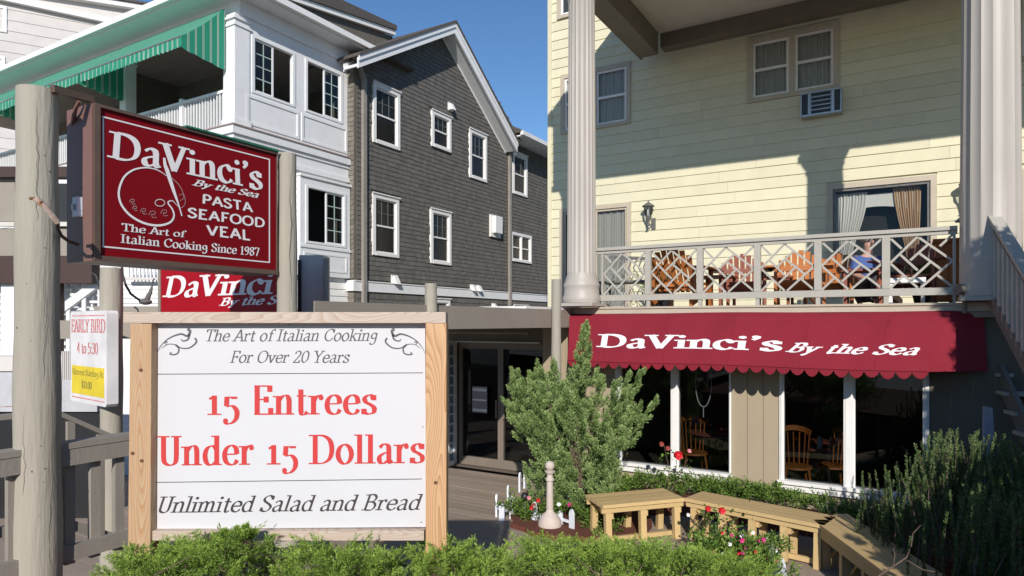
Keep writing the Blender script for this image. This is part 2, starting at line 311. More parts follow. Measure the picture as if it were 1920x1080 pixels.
def disc(mb, x, y, r, fn, off, n=10, ry=None):
    mb.add([fn(x+r*cos(2*pi*i/n), y+(ry or r)*sin(2*pi*i/n), off) for i in range(n)], [tuple(range(n))])
def text(mb, st, T, t, fn, shear=0, serif=True, nib=20, gap=.0, sth=None):
    """fn(x 0..1 along the line, y 0..1 cap height, off)"""
    adv = [GL[ch][0]+gap for ch in st]; tot = sum(adv)-gap+(shear if shear else 0)*.4; x0 = 0; k = 0; nb = radians(nib)
    sth = sth or t*1.1
    if serif: wid = lambda dx, dy, q: t+(T-t)*abs(sin(math.atan2(dy, dx)-nb))**1.4
    else: wid = lambda dx, dy, q: T
    for ch, ad in zip(st, adv):
        g = GL[ch][1]
        if g:
            for kind, p in S(g):
                off = .0001*(k % 9); k += 1
                f2 = lambda x, y, o, x0=x0: fn((x0+x+shear*y)/tot, y, o)
                if kind == 'd':
                    q = p[0]; 
                    if len(p[0]) == 3: x, y, r = p[0]
                    else: x, y = p[0]; r = .06
                    disc(mb, x, y, max(r, T*.5), f2, off)
                elif kind == 's':
                    if serif:
                        (x, y), (hw, _) = p; h = sth
                        yy = y+h/2 if y < .5 and y >= 0 and y < .1 else y-h/2
                        hw += T*.35; e = h/2
                        mb.add([f2(x-hw, yy-e, off), f2(x+hw, yy-e, off), f2(x+hw, yy+e, off), f2(x-hw, yy+e, off)], [(0,1,2,3)])
                else:
                    if not serif and kind == 'L' and ch in 'CEFLSTZ' and abs(p[0][0]-p[1][0]) < .01 and abs(p[0][1]-p[1][1]) < .35: continue
                    pp = cr(p) if kind == 'C' else p
                    ribbon(mb, pp, wid, f2, off)
        x0 += ad
def quadfn(bl, br, tl, tr, to3, lift):
    """bilinear from four 2-D points of a plane to 3-D"""
    def fn(x, y, o):
        a = [bl[i]+(br[i]-bl[i])*x for i in (0, 1)]; b = [tl[i]+(tr[i]-tl[i])*x for i in (0, 1)]
        return to3(a[0]+(b[0]-a[0])*y, lift+o, a[1]+(b[1]-a[1])*y)
    return fn
# ---------------------------------------------------------------- foliage
def leafmesh(name, P, D, Wd, L, tone, mat, bend=None):
    """P base points, D directions, Wd widths, L lengths: one kite (two triangles) each"""
    n = len(P); D = D/np.linalg.norm(D, axis=1, keepdims=True)
    r = rng.normal(size=(n, 3)); sde = np.cross(D, r); sde /= np.linalg.norm(sde, axis=1, keepdims=True)+1e-9
    nrm = np.cross(sde, D)
    v = np.empty((n, 4, 3)); v[:, 0] = P; mid = P+D*(L*.5)[:, None]
    v[:, 1] = mid+sde*(Wd*.5)[:, None]; v[:, 3] = mid-sde*(Wd*.5)[:, None]; v[:, 2] = P+D*L[:, None]+nrm*(L*.18)[:, None]
    me = bpy.data.meshes.new(name); me.vertices.add(4*n); me.vertices.foreach_set('co', v.reshape(-1).astype(np.float32))
    me.loops.add(4*n); me.loops.foreach_set('vertex_index', np.arange(4*n, dtype=np.int32)); me.polygons.add(n)
    me.polygons.foreach_set('loop_start', np.arange(0, 4*n, 4, dtype=np.int32))
    me.update(calc_edges=True); me.validate()
    at = me.attributes.new('tone', 'FLOAT', 'POINT'); at.data.foreach_set('value', np.repeat(tone, 4).astype(np.float32))
    me.materials.append(mat); return me
def plumes(P0, D0, Ls, R, per, lw, ll, spread=.7, sag=0, tbase=.5, side=14):
    """feathery plumes: per leaves along each axis, on short side twigs"""
    m = len(P0); idx = np.repeat(np.arange(m), per); n = m*per
    d = D0/np.linalg.norm(D0, axis=1, keepdims=True)
    t = rng.random(n)**.85; 
    ref = rng.normal(size=(m, 3)); a = np.cross(d, ref); a /= np.linalg.norm(a, axis=1, keepdims=True); b = np.cross(d, a)
    tw = rng.integers(0, side, n); ph = tw*2.399+idx*1.3; tt = (tw+.5)/side     # the twig a leaf sits on
    rr = rng.random(n); rad = R[idx]*(1-tt)**.6*rr
    rd = a[idx]*np.cos(ph)[:, None]+b[idx]*np.sin(ph)[:, None]
    pos = P0[idx]+d[idx]*(Ls[idx]*(tt*.85+rr*R[idx]/Ls[idx]*.9+rng.normal(0, .02, n)))[:, None]+rd*rad[:, None]+rng.normal(0, .1, (n, 3))*R[idx][:, None]*.35
    pos[:, 2] -= sag*(tt**2)*Ls[idx]
    dirs = d[idx]*.8+rd*spread+rng.normal(0, .35, (n, 3))
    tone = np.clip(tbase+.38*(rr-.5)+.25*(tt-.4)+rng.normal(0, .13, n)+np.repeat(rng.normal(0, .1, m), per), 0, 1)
    tone = np.where(rng.random(n) < .02, -1, tone)
    return pos, dirs, lw*rng.uniform(.7, 1.3, n), ll*rng.uniform(.7, 1.35, n), tone
def twigs(P0, D0, Ls, r, base=None):
    mb = MB()
    for p, d, L in zip(P0, D0, Ls):
        d = Vector(d).normalized(); p = Vector(p); mb.tube([p-d*L*.25, p+d*L*.35, p+d*L*.8], [r, r*.7, r*.25], 4, False)
    return mb
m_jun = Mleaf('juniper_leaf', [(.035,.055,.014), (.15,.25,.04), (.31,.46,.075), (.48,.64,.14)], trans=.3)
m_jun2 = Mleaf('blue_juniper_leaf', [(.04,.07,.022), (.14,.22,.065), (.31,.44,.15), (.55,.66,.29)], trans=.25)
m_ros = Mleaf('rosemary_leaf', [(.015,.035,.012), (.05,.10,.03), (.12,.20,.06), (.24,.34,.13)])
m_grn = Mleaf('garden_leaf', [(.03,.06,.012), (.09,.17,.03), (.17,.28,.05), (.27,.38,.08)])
m_twig = M('twig_bark', (.16,.11,.08), .9, (.09,.06,.045), 20)
# ================================================================ THE SETTING
def world_mb(polys, z0, z1):
    mb = MB()
    for poly in polys: mb.prism(poly, lambda a, o, b: (a, b, o), z0, z1)
    return mb
mb = MB(); mb.add([(-900,-600,-.1),(900,-600,-.1),(900,1500,-.1),(-900,1500,-.1)], [(0,1,2,3)])
solo('ground', 'sandy ground under and beyond the buildings', 'ground', mb, m_soil, ang=0, kind='structure')
mb = MB(); mb.add([(-120,-60,.806),(120,-60,.806),(120,-.35,.806),(-120,-.35,.806)], [(0,1,2,3)]); solo('pavement', 'pale concrete pavement and street behind the planting bed', 'pavement', mb, M('concrete', (.42,.40,.36), .9, (.34,.32,.29), 2, 1), ang=0, kind='structure')
mound = [(-2.45,4.15),(3.2,4.2),(4.6,3.1),(14,-2),(14,-30),(-22.9,-30),(-5.27,-.35)]
mb = world_mb([mound], -.09, .80)
solo('planting_bed', 'raised street side planting bed covered in red mulch', 'planting bed', mb, m_mulch, ang=0, kind='structure')
# deck of planks along u
deck = Thing('deck', 'weathered grey brown plank deck in front of the restaurant doors', 'deck', (0,0,0), kind='structure')
mb = MB(); mb.box(-13, 2.4, 2.2, 9.0, -.095, -.03); deck.part('deck_frame', mb, m_dark)
v = 3.0; k = 0
while v < 8.98:
    for (a, b) in ((-12.9, -6.3+.9*(k % 3)), (-6.3+.9*(k % 3)+.004, 2.35)):
        mb = MB(); mb.box(a, b, v, v+.134, -.028, 0+random.uniform(-.0015,.0015)); deck.part('deck_plank', mb, m_deck, fix=False)
    v += .14; k += 1
# ================================================================ YELLOW HOTEL
yel = Thing('yellow_hotel', 'pale yellow lap sided hotel with a two storey columned porch over the restaurant', 'building', (-6.7, 12.8, 0))
YV = 12.8; fy = VP_(YV)
uL = Pv(1028, 300, YV)[0]; uR = 6.5
def pr(x0, y0, x1, y1, pf, V):   # pixel rect corners -> plane rect (a0,a1,z0,z1)
    a0, z1 = pf(x0, y0, V); a1, z0 = pf(x1, y1, V); return [a0, a1, z0, z1]
yw = {}
def rectv(xl, yl_top, yl_bot, xr, V=YV):
    a0, z1 = Pv(xl, yl_top, V); _, z0 = Pv(xl, yl_bot, V); a1, _ = Pv(xr, yl_top, V); return [a0, a1, z0, z1]
w_left  = rectv(1052, 142, 253, 1183)
w_left2 = rectv(1045, -110, 38, 1131)
w_mid   = rectv(1401, 75, 195, 1575)
w_door  = rectv(1050, 392, 580, 1184); w_door[2] = 2.66
w_pic   = rectv(1551, 347, 520, 1757); w_pic[2] = 3.0
w_r1    = rectv(1903, -40, 118, 2060)
w_r2    = rectv(1908, 318, 560, 2070); w_r2[2] = 2.66
ac = rectv(1504, 182, 226, 1580)
opn = [w_left, w_left2, w_mid, w_door, w_pic, w_r1, w_r2]
# wall core
def wallcore(fn, a0, a1, z0, z1, opn, mb, o0=-.22, o1=-.02):
    xs = sorted({a0, a1}|{x for o in opn for x in o[:2]}); 
    for i in range(len(xs)-1):
        x0, x1 = xs[i], xs[i+1]
        if x0 < a0-1e-6 or x1 > a1+1e-6: continue
        xm = (x0+x1)/2; cuts = sorted([(o[2], o[3]) for o in opn if o[0] < xm < o[1]]); z = z0
        for c0, c1 in cuts:
            if c0 > z: pb(mb, fn, x0, x1, o0, o1, z, c0)
            z = max(z, c1)
        if z < z1: pb(mb, fn, x0, x1, o0, o1, z, z1)
    return mb
def lap(th, fn, a0, a1, z0, z1, e, opn, mat, name='siding_board', lip=.016, joint=True):
    z = z0
    while z < z1-1e-6:
        zt = min(z+e, z1); zc = (z+zt)/2; segs = [(a0, a1)]
        for o in opn:
            if o[2] < zc < o[3]:
                ns = []
                for p, q in segs:
                    if o[0] > p: ns.append((p, min(q, o[0])))
                    if o[1] < q: ns.append((max(p, o[1]), q))
                segs = [x for x in ns if x[1]-x[0] > .02]
        s2 = []
        for p, q in segs:
            x = p+random.uniform(.8, 3.4)
            while joint and x < q-.5: s2.append((p, x-.0015)); p = x+.0015; x = p+random.uniform(2.4, 3.7)
            s2.append((p, q))
        for p, q in s2:
            mb = MB(); j = random.uniform(-.002, .002)
            pr_ = [(-.018, z+.003), (lip+j, z+.003), (lip+j, z+.012), (.0, zt+.002), (-.018, zt+.002)]
            vs = [fn(p, o, b) for o, b in pr_]+[fn(q, o, b) for o, b in pr_]; n = 5
            mb.add(vs, [tuple(range(n)), tuple(range(2*n-1, n-1, -1))]+[(i, (i+1)%n, n+(i+1)%n, n+i) for i in range(n)])
            th.part(name, mb, mat)
        z = zt
yel.part('wall', wallcore(fy, uL+.02, uR, 2.5, 11.6, opn, MB()), m_yel)
lap(yel, fy, uL+.09, uR, 2.66, 11.6, .203, opn, m_yel)
mb = MB(); pb(mb, fy, uL, uL+.09, -.25, .03, 0, 11.6); yel.part('corner_board', mb, m_yel)
# left gable end wall of the hotel (runs away from the street, faces the gap)
mb = MB(); mb.box(uL+.02, uL+.2, YV+.25, 26, 0, 11.6); mb.box(uL+.2, uR, 25.8, 26, 0, 11.6); mb.box(uR-.2, uR, YV+.25, 25.8, 0, 11.6); mb.box(uL+.02, uR, YV+.25, 26, 11.6, 11.7)
split8(yel, 'side_wall', mb, m_yel)
def window(th, fn, r, trim=.09, tmat=m_trim, smat=m_white2, n=1, rail=.5, sash=.045, curtain=m_curt, grid=None, out=.035, backmat=m_dark, cur='full', glass=m_glass, gmat=None, head=0, mull=.07, deep=.16):
    a0, a1, z0, z1 = r
    f = MB(); pb(f, fn, a0-.0, a0+trim, -.05, out, z0, z1); pb(f, fn, a1-trim, a1, -.05, out, z0, z1)
    pb(f, fn, a0+trim, a1-trim, -.05, out, z1-trim, z1); pb(f, fn, a0+trim-.0, a1-trim, -.05, out+.012, z0, z0+trim*.8)
    if head: pb(f, fn, a0-.03, a1+.03, out, out+head, z1, z1+.035)
    W_ = th.part('window', f, tmat)
    b0, b1, y0, y1 = a0+trim, a1-trim, z0+trim*.8, z1-trim
    wd = (b1-b0-mull*(n-1))/n
    for i in range(n):
        c0 = b0+i*(wd+mull); c1 = c0+wd
        if i: f = MB(); pb(f, fn, c0-mull, c0, -.05, out-.005, y0, y1); th.part('mullion', f, tmat, W_)
        zm = y0+(y1-y0)*rail; s = MB()
        pb(s, fn, c0, c0+sash, -.045, .005, y0, y1); pb(s, fn, c1-sash, c1, -.045, .005, y0, y1)
        pb(s, fn, c0+sash, c1-sash, -.045, .005, y0, y0+sash); pb(s, fn, c0+sash, c1-sash, -.045, .005, y1-sash, y1)
        if rail: pb(s, fn, c0+sash, c1-sash, -.03, .012, zm-.025, zm+.025)
        th.part('sash', s, smat, W_)
        if grid:
            gx, gy, zz0 = grid; g = MB(); zb = zm+.025 if zz0 else y0+sash
            for k in range(1, gx): x = c0+sash+(c1-c0-2*sash)*k/gx; pb(g, fn, x-.008, x+.008, -.028, -.008, zb, y1-sash)
            for k in range(1, gy): z = zb+(y1-sash-zb)*k/gy; pb(g, fn, c0+sash, c1-sash, -.027, -.009, z-.008, z+.008)
            th.part('muntin', g, gmat or m_muntin, W_)
        p = MB(); p.add([fn(c0+sash, -.02, y0+sash), fn(c1-sash, -.02, y0+sash), fn(c1-sash, -.02, y1-sash), fn(c0+sash, -.02, y1-sash)], [(0,1,2,3)])
        th.part('pane', p, glass, W_, fix=False)
        if curtain and cur: 
            q = MB(); N = max(16, int((c1-c0)*60)); spans = []
            if cur == 'full': spans = [(c0, c1, y0, y1)]
            if cur == 'halves': spans = [(c0, c0+wd*.3, y0, y1), (c1-wd*.3, c1, y0, y1)]
            if cur == 'low': spans = [(c0+wd*.15, c1-wd*.12, y0, y0+(zm-y0)*.8)]
            for x0, x1, w0, w1 in spans:
                vs = []
                for k in range(N+1):
                    x = x0+(x1-x0)*k/N; o = -.075+.015*sin(k*1.9)+.01*sin(k*.73)
                    vs += [fn(x, o, w0), fn(x, o, w1)]
                q.add(vs, [(2*k, 2*k+2, 2*k+3, 2*k+1) for k in range(N)])
            q.sm = True; th.part('curtain', q, curtain, W_, fix=False)
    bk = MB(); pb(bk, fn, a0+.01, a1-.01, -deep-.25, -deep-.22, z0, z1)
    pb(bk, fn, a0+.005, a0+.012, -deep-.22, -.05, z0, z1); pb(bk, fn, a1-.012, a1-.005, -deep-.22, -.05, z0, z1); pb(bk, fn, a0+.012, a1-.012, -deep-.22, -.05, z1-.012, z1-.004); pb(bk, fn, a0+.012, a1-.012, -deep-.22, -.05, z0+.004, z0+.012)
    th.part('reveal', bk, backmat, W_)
    return W_
window(yel, fy, w_left, n=2, curtain=m_curt, glass=m_glasst); window(yel, fy, w_left2, curtain=m_curt3)
window(yel, fy, w_mid, n=2, curtain=m_curt, trim=.1, mull=.1, glass=m_glasst)
window(yel, fy, w_door, rail=0, curtain=m_curt3, smat=m_trim, glass=m_glasst, n=2, mull=.02)
window(yel, fy, w_r1, curtain=m_curt3); window(yel, fy, w_r2, rail=0, curtain=None, smat=m_trim)
# picture window with tied curtains
a0, a1, z0, z1 = w_pic; pw = window(yel, fy, w_pic, rail=0, curtain=None, smat=m_iron, glass=m_glasst)
def drape(x0, x1, xg, zt, zb, tie, mat, lab=None):
    q = MB(); N = 40; R = 14; vs = []
    for j in range(R+1):
        z = zt+(zb-zt)*j/R; f = min(1, j/R/tie) if tie else 0; f = f*f*(3-2*f)
        for k in range(N+1):
            x = x0+(x1-x0)*k/N; x = x+(xg+(x-xg)*.35-x)*f
            vs.append(fy(x, -.13+.02*sin(k*1.7)+.01*sin(k*.6+j*.2), z))
    q.add(vs, [(j*(N+1)+k, j*(N+1)+k+1, (j+1)*(N+1)+k+1, (j+1)*(N+1)+k) for j in range(R) for k in range(N)])
    q.sm = True; yel.part('drape', q, mat, pw, fix=False, label=lab)
drape(a0+.1, a0+.62, a0+.15, z1-.16, z0+.05, .9, m_curt); drape(a1-.62, a1-.22, a1-.28, z1-.12, z0+.05, .9, m_curt2, 'tan tied back drape')
q = MB(); n = 24; pts = [(a0+.1, z1-.2)]+[(a1-.25, z1-.2)]+[(a1-.25-(a1-a0-.35)*k/n, z1-.42-.14*abs(2*k/n-1)**2) for k in range(n+1)]
q.prism(pts, fy, -.15, -.148); yel.part('valance', q, m_curt, pw)
# porch: ceiling, ledger, side beam, entablature
PF = 12.8-3.86
mb = MB(); mb.box(-4.12, 6.4, PF-.35, 12.78, 8.05, 8.12); yel.part('porch_ceiling', mb, m_ceil)
mb = MB(); mb.box(-4.10, 6.4, 12.5, 12.77, 7.78, 8.045); yel.part('ledger_beam', mb, m_dkbeam)
mb = MB(); mb.box(-4.46, -4.12, PF+.22, 12.42, 7.62, 9.0); mb.box(-4.50, -4.46, PF+.22, 12.5, 7.62, 7.72); split8(yel, 'side_beam', mb, m_dkbeam)
mb = MB(); mb.box(-4.46, 6.4, PF-.2, PF+.2, 7.62, 9.0); yel.part('front_beam', mb, m_dkbeam)
mb = MB(); mb.box(-4.42, -4.16, PF+.3, 12.5, 7.9, 8.0); yel.part('crown_strip', mb, m_yel)
mb = MB(); mb.box(-4.62, 6.5, PF-.45, 12.6, 9.0, 9.1); yel.part('porch_roof', mb, m_roof)
def column(u, v, z0, z1, r, pl=1):
    fl = 20 if pl else 16; n = fl*6; prof = [(r,z0+.05),(r,z0+.43)] if not pl else [(r*1.26,z0+.05),(r*1.31,z0+.09),(r*1.31,z0+.13),(r*1.22,z0+.17),(r*1.2,z0+.24),(r*1.2,z0+.27),(r*1.24,z0+.30),(r*1.24,z0+.325),(r*1.12,z0+.37),(r*1.06,z0+.43)]
    prof += [(r*1.0, z0+.47)]+[(r*(1-.10*t), z0+.5+(z1-z0-.95)*t) for t in (0,.25,.5,.75,1)]
    prof += [(r*.98, z1-.4),(r*.98,z1-.34),(r*1.2,z1-.2),(r*1.25,z1-.12)]
    c = MB(); c.lathe(prof, u, v, n, fl, .014, (z0+.49, z1-.42)); col = yel.part('column', c, m_col)
    p = MB(); h = r*(1.42 if pl else 1.02); p.box(u-h, u+h, v-h, v+h, z0+.0, z0+.045); yel.part('plinth', p, m_col, col)
    p = MB(); p.box(u-h, u+h, v-h, v+h, z1-.115, z1-.003); yel.part('capital_block', p, m_col, col)
cu1 = -4.13; column(cu1, PF, 2.68, 7.62, .215)
X2, Y2 = .7234*7.28, 7.28; cu2, cv2 = UV(X2, Y2); column(cu2, cv2, 2.68, 7.62, .285, 0)
# balcony floor and lower storey
BF = 9.0
mb = MB(); mb.box(-4.52, 6.4, BF, 12.58, 2.50, 2.66); yel.part('balcony_floor', mb, m_taupe)
mb = MB(); mb.box(-4.55, 1.0, BF-.03, BF-.002, 2.57, 2.665); mb.box(-4.56, 1.0, BF-.05, BF-.031, 2.64, 2.667); split8(yel, 'fascia', mb, m_trim)
LV = 9.1; fl_ = VP_(LV)
def lu(px): return Pv(px, 700, LV)[0]
x_l = lu(1018); x_r = 1.9
ops = [[lu(1155), lu(1372), .30, 2.38], [lu(1462), lu(1742), .30, 2.38]]
m_tanshade = M('shade_darkened_siding', (.15,.125,.095), .8)  # shade on the rightmost wall panels put into a darker siding colour
mb = wallcore(fl_, x_l, x_r, 0, 2.498, ops, MB(), -.14, 0); yel.part('lower_wall', mb, m_tan)
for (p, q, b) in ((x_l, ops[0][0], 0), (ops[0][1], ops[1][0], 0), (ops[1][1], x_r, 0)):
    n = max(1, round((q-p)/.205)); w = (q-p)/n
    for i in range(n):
        mb = MB(); pb(mb, fl_, p+i*w+.005, p+(i+1)*w-.005, .0005, .012, b, 2.495); yel.part('wall_panel', mb, m_tan if p < ops[1][1]-.01 else m_tanshade)
def lwin(a0, a1, posts):
    f = MB(); pb(f, fl_, a0-.0, a1+.0, -.06, .06, .30, .43); W_ = yel.part('window', f, m_white2)
    f = MB(); pb(f, fl_, a0, a1, -.06, .03, 2.26, 2.38); yel.part('head', f, m_white2, W_); f = MB(); pb(f, fl_, a0-.02, a1+.02, .0605, .10, .385, .43); yel.part('sill', f, m_white2, W_)
    for (x0, x1) in posts: 
        f = MB(); pb(f, fl_, x0, x1, -.055, .035, .4305, 2.259); pb(f, fl_, x0+.02, x1-.02, .0355, .045, .4305, 2.259); yel.part('mullion', f, m_white2, W_)
    xs = sorted(posts)
    for i in range(len(xs)-1):
        p = MB(); p.add([fl_(xs[i][1], 0, .43), fl_(xs[i+1][0], 0, .43), fl_(xs[i+1][0], 0, 2.26), fl_(xs[i][1], 0, 2.26)], [(0,1,2,3)]); yel.part('pane', p, m_glassd, W_, fix=False)
lwin(ops[0][0], ops[0][1], [(lu(1155), lu(1167)), (lu(1259), lu(1274)), (lu(1368), lu(1372))])
lwin(ops[1][0], ops[1][1], [(lu(1462), lu(1471)), (lu(1582), lu(1604)), (lu(1730), lu(1742))])
# dining room shell
mb = MB(); mb.box(-7.0, 2.0, 12.3, 12.4, -.02, 2.5); mb.box(-7.0, 2.0, LV+.15, 12.3, -.02, .02); mb.box(-7.1, -7.0, LV+.3, 12.4, -.02, 2.5); mb.box(1.9, 2.0, LV+.15, 12.3, .02, 2.5); mb.box(-7, -4.53, LV+.3, 12.3, 2.45, 2.5)
split8(yel, 'dining_room_wall', mb, M('room_brown', (.11,.085,.065), .8))
# burgundy awning -----------------------------------------------------------
awn = Thing('awning', 'burgundy canvas awning with white lettering and scalloped edge below the balcony', 'awning', (-2, 9.05, 2.0))
prof = []   # (projection, z)
for i in range(9): t = pi/2*i/8; prof.append((.02+.20*sin(t), 2.575-.14*(1-cos(t))))
for i in range(1, 9): t = i/8; prof.append((.22+.31*t, 2.435-.435*t))
prof += [(.545, 1.96), (.565, 1.905)]; NP = len(prof)-1
AP = 9.03
def uRw(p): return .50-.29*(p/.565)
def uLw(p): return -4.37+.24*(p/.565)
def awnS(x, w, off=0):    # x 0..1 along, w 0..1 down the profile
    i = min(int(w*NP), NP-1); f = w*NP-i; p = prof[i][0]+(prof[i+1][0]-prof[i][0])*f; z = prof[i][1]+(prof[i+1][1]-prof[i][1])*f
    dx = prof[i+1][0]-prof[i][0]; dz = prof[i+1][1]-prof[i][1]; L = math.hypot(dx, dz)
    p += -dz/L*off; z += dx/L*off
    u0 = uLw(p); u1 = uRw(p); u = u0+(u1-u0)*x; fr = ((x-.13)/.19) % 1; wr = .004*sin(u*7+w*3)+.003*sin(u*17+w*9)-.022*sin(pi*fr)*sin(pi*min(1, w*1.05))
    return (u, AP-p-wr*(w > .1), z+.006*sin(u*2.3))
NX = 140; mb = MB(); N2 = NP*2
mb.add([awnS(i/NX, j/N2) for i in range(NX+1) for j in range(N2+1)], [(i*(N2+1)+j, (i+1)*(N2+1)+j, (i+1)*(N2+1)+j+1, i*(N2+1)+j+1) for i in range(NX) for j in range(N2)])
mb.sm = True; canopy = awn.part('canopy', mb, m_awn, fix=False)
nsc = 28; mb = MB()
for k in range(nsc):
    pts = []
    x0, x1 = k/nsc, (k+1)/nsc
    base = [awnS(x0+(x1-x0)*i/10, 1, .003) for i in range(11)]
    low = [(b[0], b[1], b[2]-(.075+.009*sin(k*2.3))*sin(pi*i/10)**.7-.012) for i, b in enumerate(base)]
    mb.add(base+low, [(i, i+1, 12+i, 11+i) for i in range(10)])
awn.part('scalloped_valance', mb, m_awn, fix=False)
mb = MB(); mb.tube([(a[0], a[1], a[2]) for a in [awnS(i/60, .999, .008) for i in range(61)]], .005, 5); awn.part('hem_seam', mb, m_awn)
end = [awnS(1, j/N2) for j in range(N2+1)]; wall_ = [(.74, AP, 2.58), (.78, AP, 1.9)]
mb = MB(); cpt = [( .74+.04*j/N2, AP, 2.57-.67*j/N2) for j in range(N2+1)]
mb.add(end+cpt, [(j, j+1, N2+2+j, N2+1+j) for j in range(N2)]); awn.part('end_panel', mb, m_awn, fix=False, label='shaded right end panel')
endl = [awnS(0, j/N2) for j in range(N2+1)]; cl = [(-4.40, AP, 2.57-.67*j/N2) for j in range(N2+1)]
mb = MB(); mb.add(endl+cl, [(j, j+1, N2+2+j, N2+1+j) for j in range(N2)]); awn.part('end_panel', mb, m_awn, fix=False)
def proj(p): X, Y, z = W(*p); return 960+F*X/Y, AZ-F*(z-H)/Y
def awat(px, py):      # (x, w) of the canvas point seen at a photo point
    x, w = .5, .6
    for _ in range(14):
        a = proj(awnS(x, w)); ax = proj(awnS(x+.01, w)); aw = proj(awnS(x, w+.01))
        J = np.array([[(ax[0]-a[0])/.01, (aw[0]-a[0])/.01], [(ax[1]-a[1])/.01, (aw[1]-a[1])/.01]]); d = np.linalg.solve(J, np.array([px-a[0], py-a[1]]))
        x = min(max(x+d[0]*.7, 0), .989); w = min(max(w+d[1]*.7, .05), .98)
    return x, w
def awtext(s, bl, br, tl, tr, T, t, **k):
    mb = MB(); q = [awat(*p) for p in (bl, br, tl, tr)]
    def fn(x, y, o):
        a = [q[0][i]+(q[1][i]-q[0][i])*x for i in (0, 1)]; b = [q[2][i]+(q[3][i]-q[2][i])*x for i in (0, 1)]
        return awnS(a[0]+(b[0]-a[0])*y, a[1]+(b[1]-a[1])*y, .006+o)
    text(mb, s, T, t, fn, **k); awn.part('lettering', mb, m_lett, fix=False)
awtext("DaVinci's", (1122,651), (1464,659), (1126,627), (1468,632), .21, .075, gap=.04, nib=25)
awtext("By the Sea", (1474,660), (1724,666), (1484,643), (1729,647), .20, .08, gap=.03, shear=.25, nib=30)
for x in (.13, .32, .51, .70, .88):
    mb = MB(); mb.tube([awnS(x, j/N2*.98, .001) for j in range(N2+1)], .0035, 4); awn.part('seam', mb, m_awn)
# balcony railing -----------------------------------------------------------
rl = Thing('balcony_railing', 'taupe balcony railing with chinese lattice panels above the burgundy awning', 'railing', (-1.5, 9.08, 2.66))
RV = 9.10
def ru(px): return Pv(px, 500, RV)[0]
r0, r1 = ru(1116), ru(1795)
mb = MB(); mb.box(r0, r1, RV-.05, RV+.05, 3.50, 3.545); mb.box(r0, r1, RV-.025, RV+.025, 3.455, 3.4995); rl.part('top_rail', mb, m_rail)
mb = MB(); mb.box(r0-.02, r1, RV-.03, RV+.03, 2.76, 2.845); rl.part('bottom_rail', mb, m_rail)
posts = [ru(1131)]+[ru(p) for p in (1216, 1313, 1420.5, 1534, 1661.5)]+[ru(1789)]
hw = [.012]+[.042]*5+[.014]
for p, h in zip(posts, hw):
    mb = MB(); mb.box(p-h, p+h, RV-.035, RV+.022, 2.846, 3.454); po = rl.part('railing_post', mb, m_rail)
    mb = MB(); mb.box(p-min(h, .025), p+min(h, .025), RV-.02, RV+.02, 2.667, 2.759); rl.part('post_foot', mb, m_rail, po)
LAT = [(.0,.5,.45,0),(.45,0,1,.5),(0,0,.19,.22),(1,0,.8,.21),(.33,.46,.62,.16),(.17,.34,.45,.66),(.47,.32,.85,.68),(.34,.84,.66,.5),(0,.5,.45,1),(.5,1,1,.5),(0,1,.21,.77),(.76,.76,1,1)]
for i in range(6):
    a, b = posts[i]+hw[i], posts[i+1]-hw[i+1]
    for k, (x0, y0, x1, y1) in enumerate(LAT):
        d = math.hypot(x1-x0, y1-y0); p = (a+(b-a)*x0, RV+(.006 if (x1-x0)*(y1-y0) > 0 else -.006), 3.45-.6*y0); q = (a+(b-a)*x1, p[1], 3.45-.6*y1)
        mb = MB(); mb.bar(p, q, .011, .026, up=(0,0,1)); rl.part('lattice_bar', mb, m_rail)
# lettering of time: wall lantern, a second one, the air conditioner
def lantern(u, z, lab, stem=True):
    t = Thing('wall_lantern', lab, 'lantern', (u, YV, z), group=None); y = YV-.17
    mb = MB(); mb.lathe([(.001,z+.33),(.012,z+.31),(.02,z+.28),(.09,z+.235),(.125,z+.205),(.12,z+.19),(.07,z+.185)], u, y, 12); t.part('lamp_cap', mb, m_iron)
    mb = MB(); mb.lathe([(.05,z),(.085,z+.06),(.09,z+.18)], u, y, 12); t.part('lamp_glass', mb, m_glasst)
    mb = MB(); mb.lathe([(.022,z+.01),(.022,z+.13),(.01,z+.16)], u, y, 8); t.part('bulb', mb, m_white)
    mb = MB(); 
    for k in range(6): mb.bar((u+.088*cos(k*pi/3), y+.088*sin(k*pi/3), z+.18), (u+.052*cos(k*pi/3), y+.052*sin(k*pi/3), z), .01, .01)
    mb.lathe([(.055,z+.005),(.05,z-.02),(.03,z-.06),(.02,z-.16),(.035,z-.18),(.001,z-.2)], u, y, 10); mb.tube([(u,y,z-.1),(u+.02,y+.05,z-.17),(u+.05,YV-.03,z-.12)], .014, 6); mb.box(u+.02, u+.1, YV-.045, YV-.018, z-.24, z-.02); t.part('lamp_bracket', mb, m_iron)
    return t
lu1, lz1 = Pv(1221, 408, YV); lantern(lu1, lz1, 'pewter wall lantern on the yellow wall beside the curtained balcony door')
lu2, lz2 = Pv(1813, 372, YV); lantern(lu2, lz2, 'pewter wall lantern half hidden by the large right hand column')
t = Thing('air_conditioner', 'window air conditioner on the yellow wall under the double window', 'air conditioner', ((ac[0]+ac[1])/2, YV, ac[2]))
a0, a1, z0, z1 = ac; mb = MB(); pb(mb, fy, a0, a1, -.02, .22, z0, z0+.03); pb(mb, fy, a0, a1, -.02, .22, z1-.03, z1); pb(mb, fy, a0, a0+.02, -.02, .22, z0+.03, z1-.03); pb(mb, fy, a1-.02, a1, -.02, .22, z0+.03, z1-.03); pb(mb, fy, a0+.02, a1-.02, -.02, .17, z0+.03, z1-.03); t.part('case', mb, m_alu)
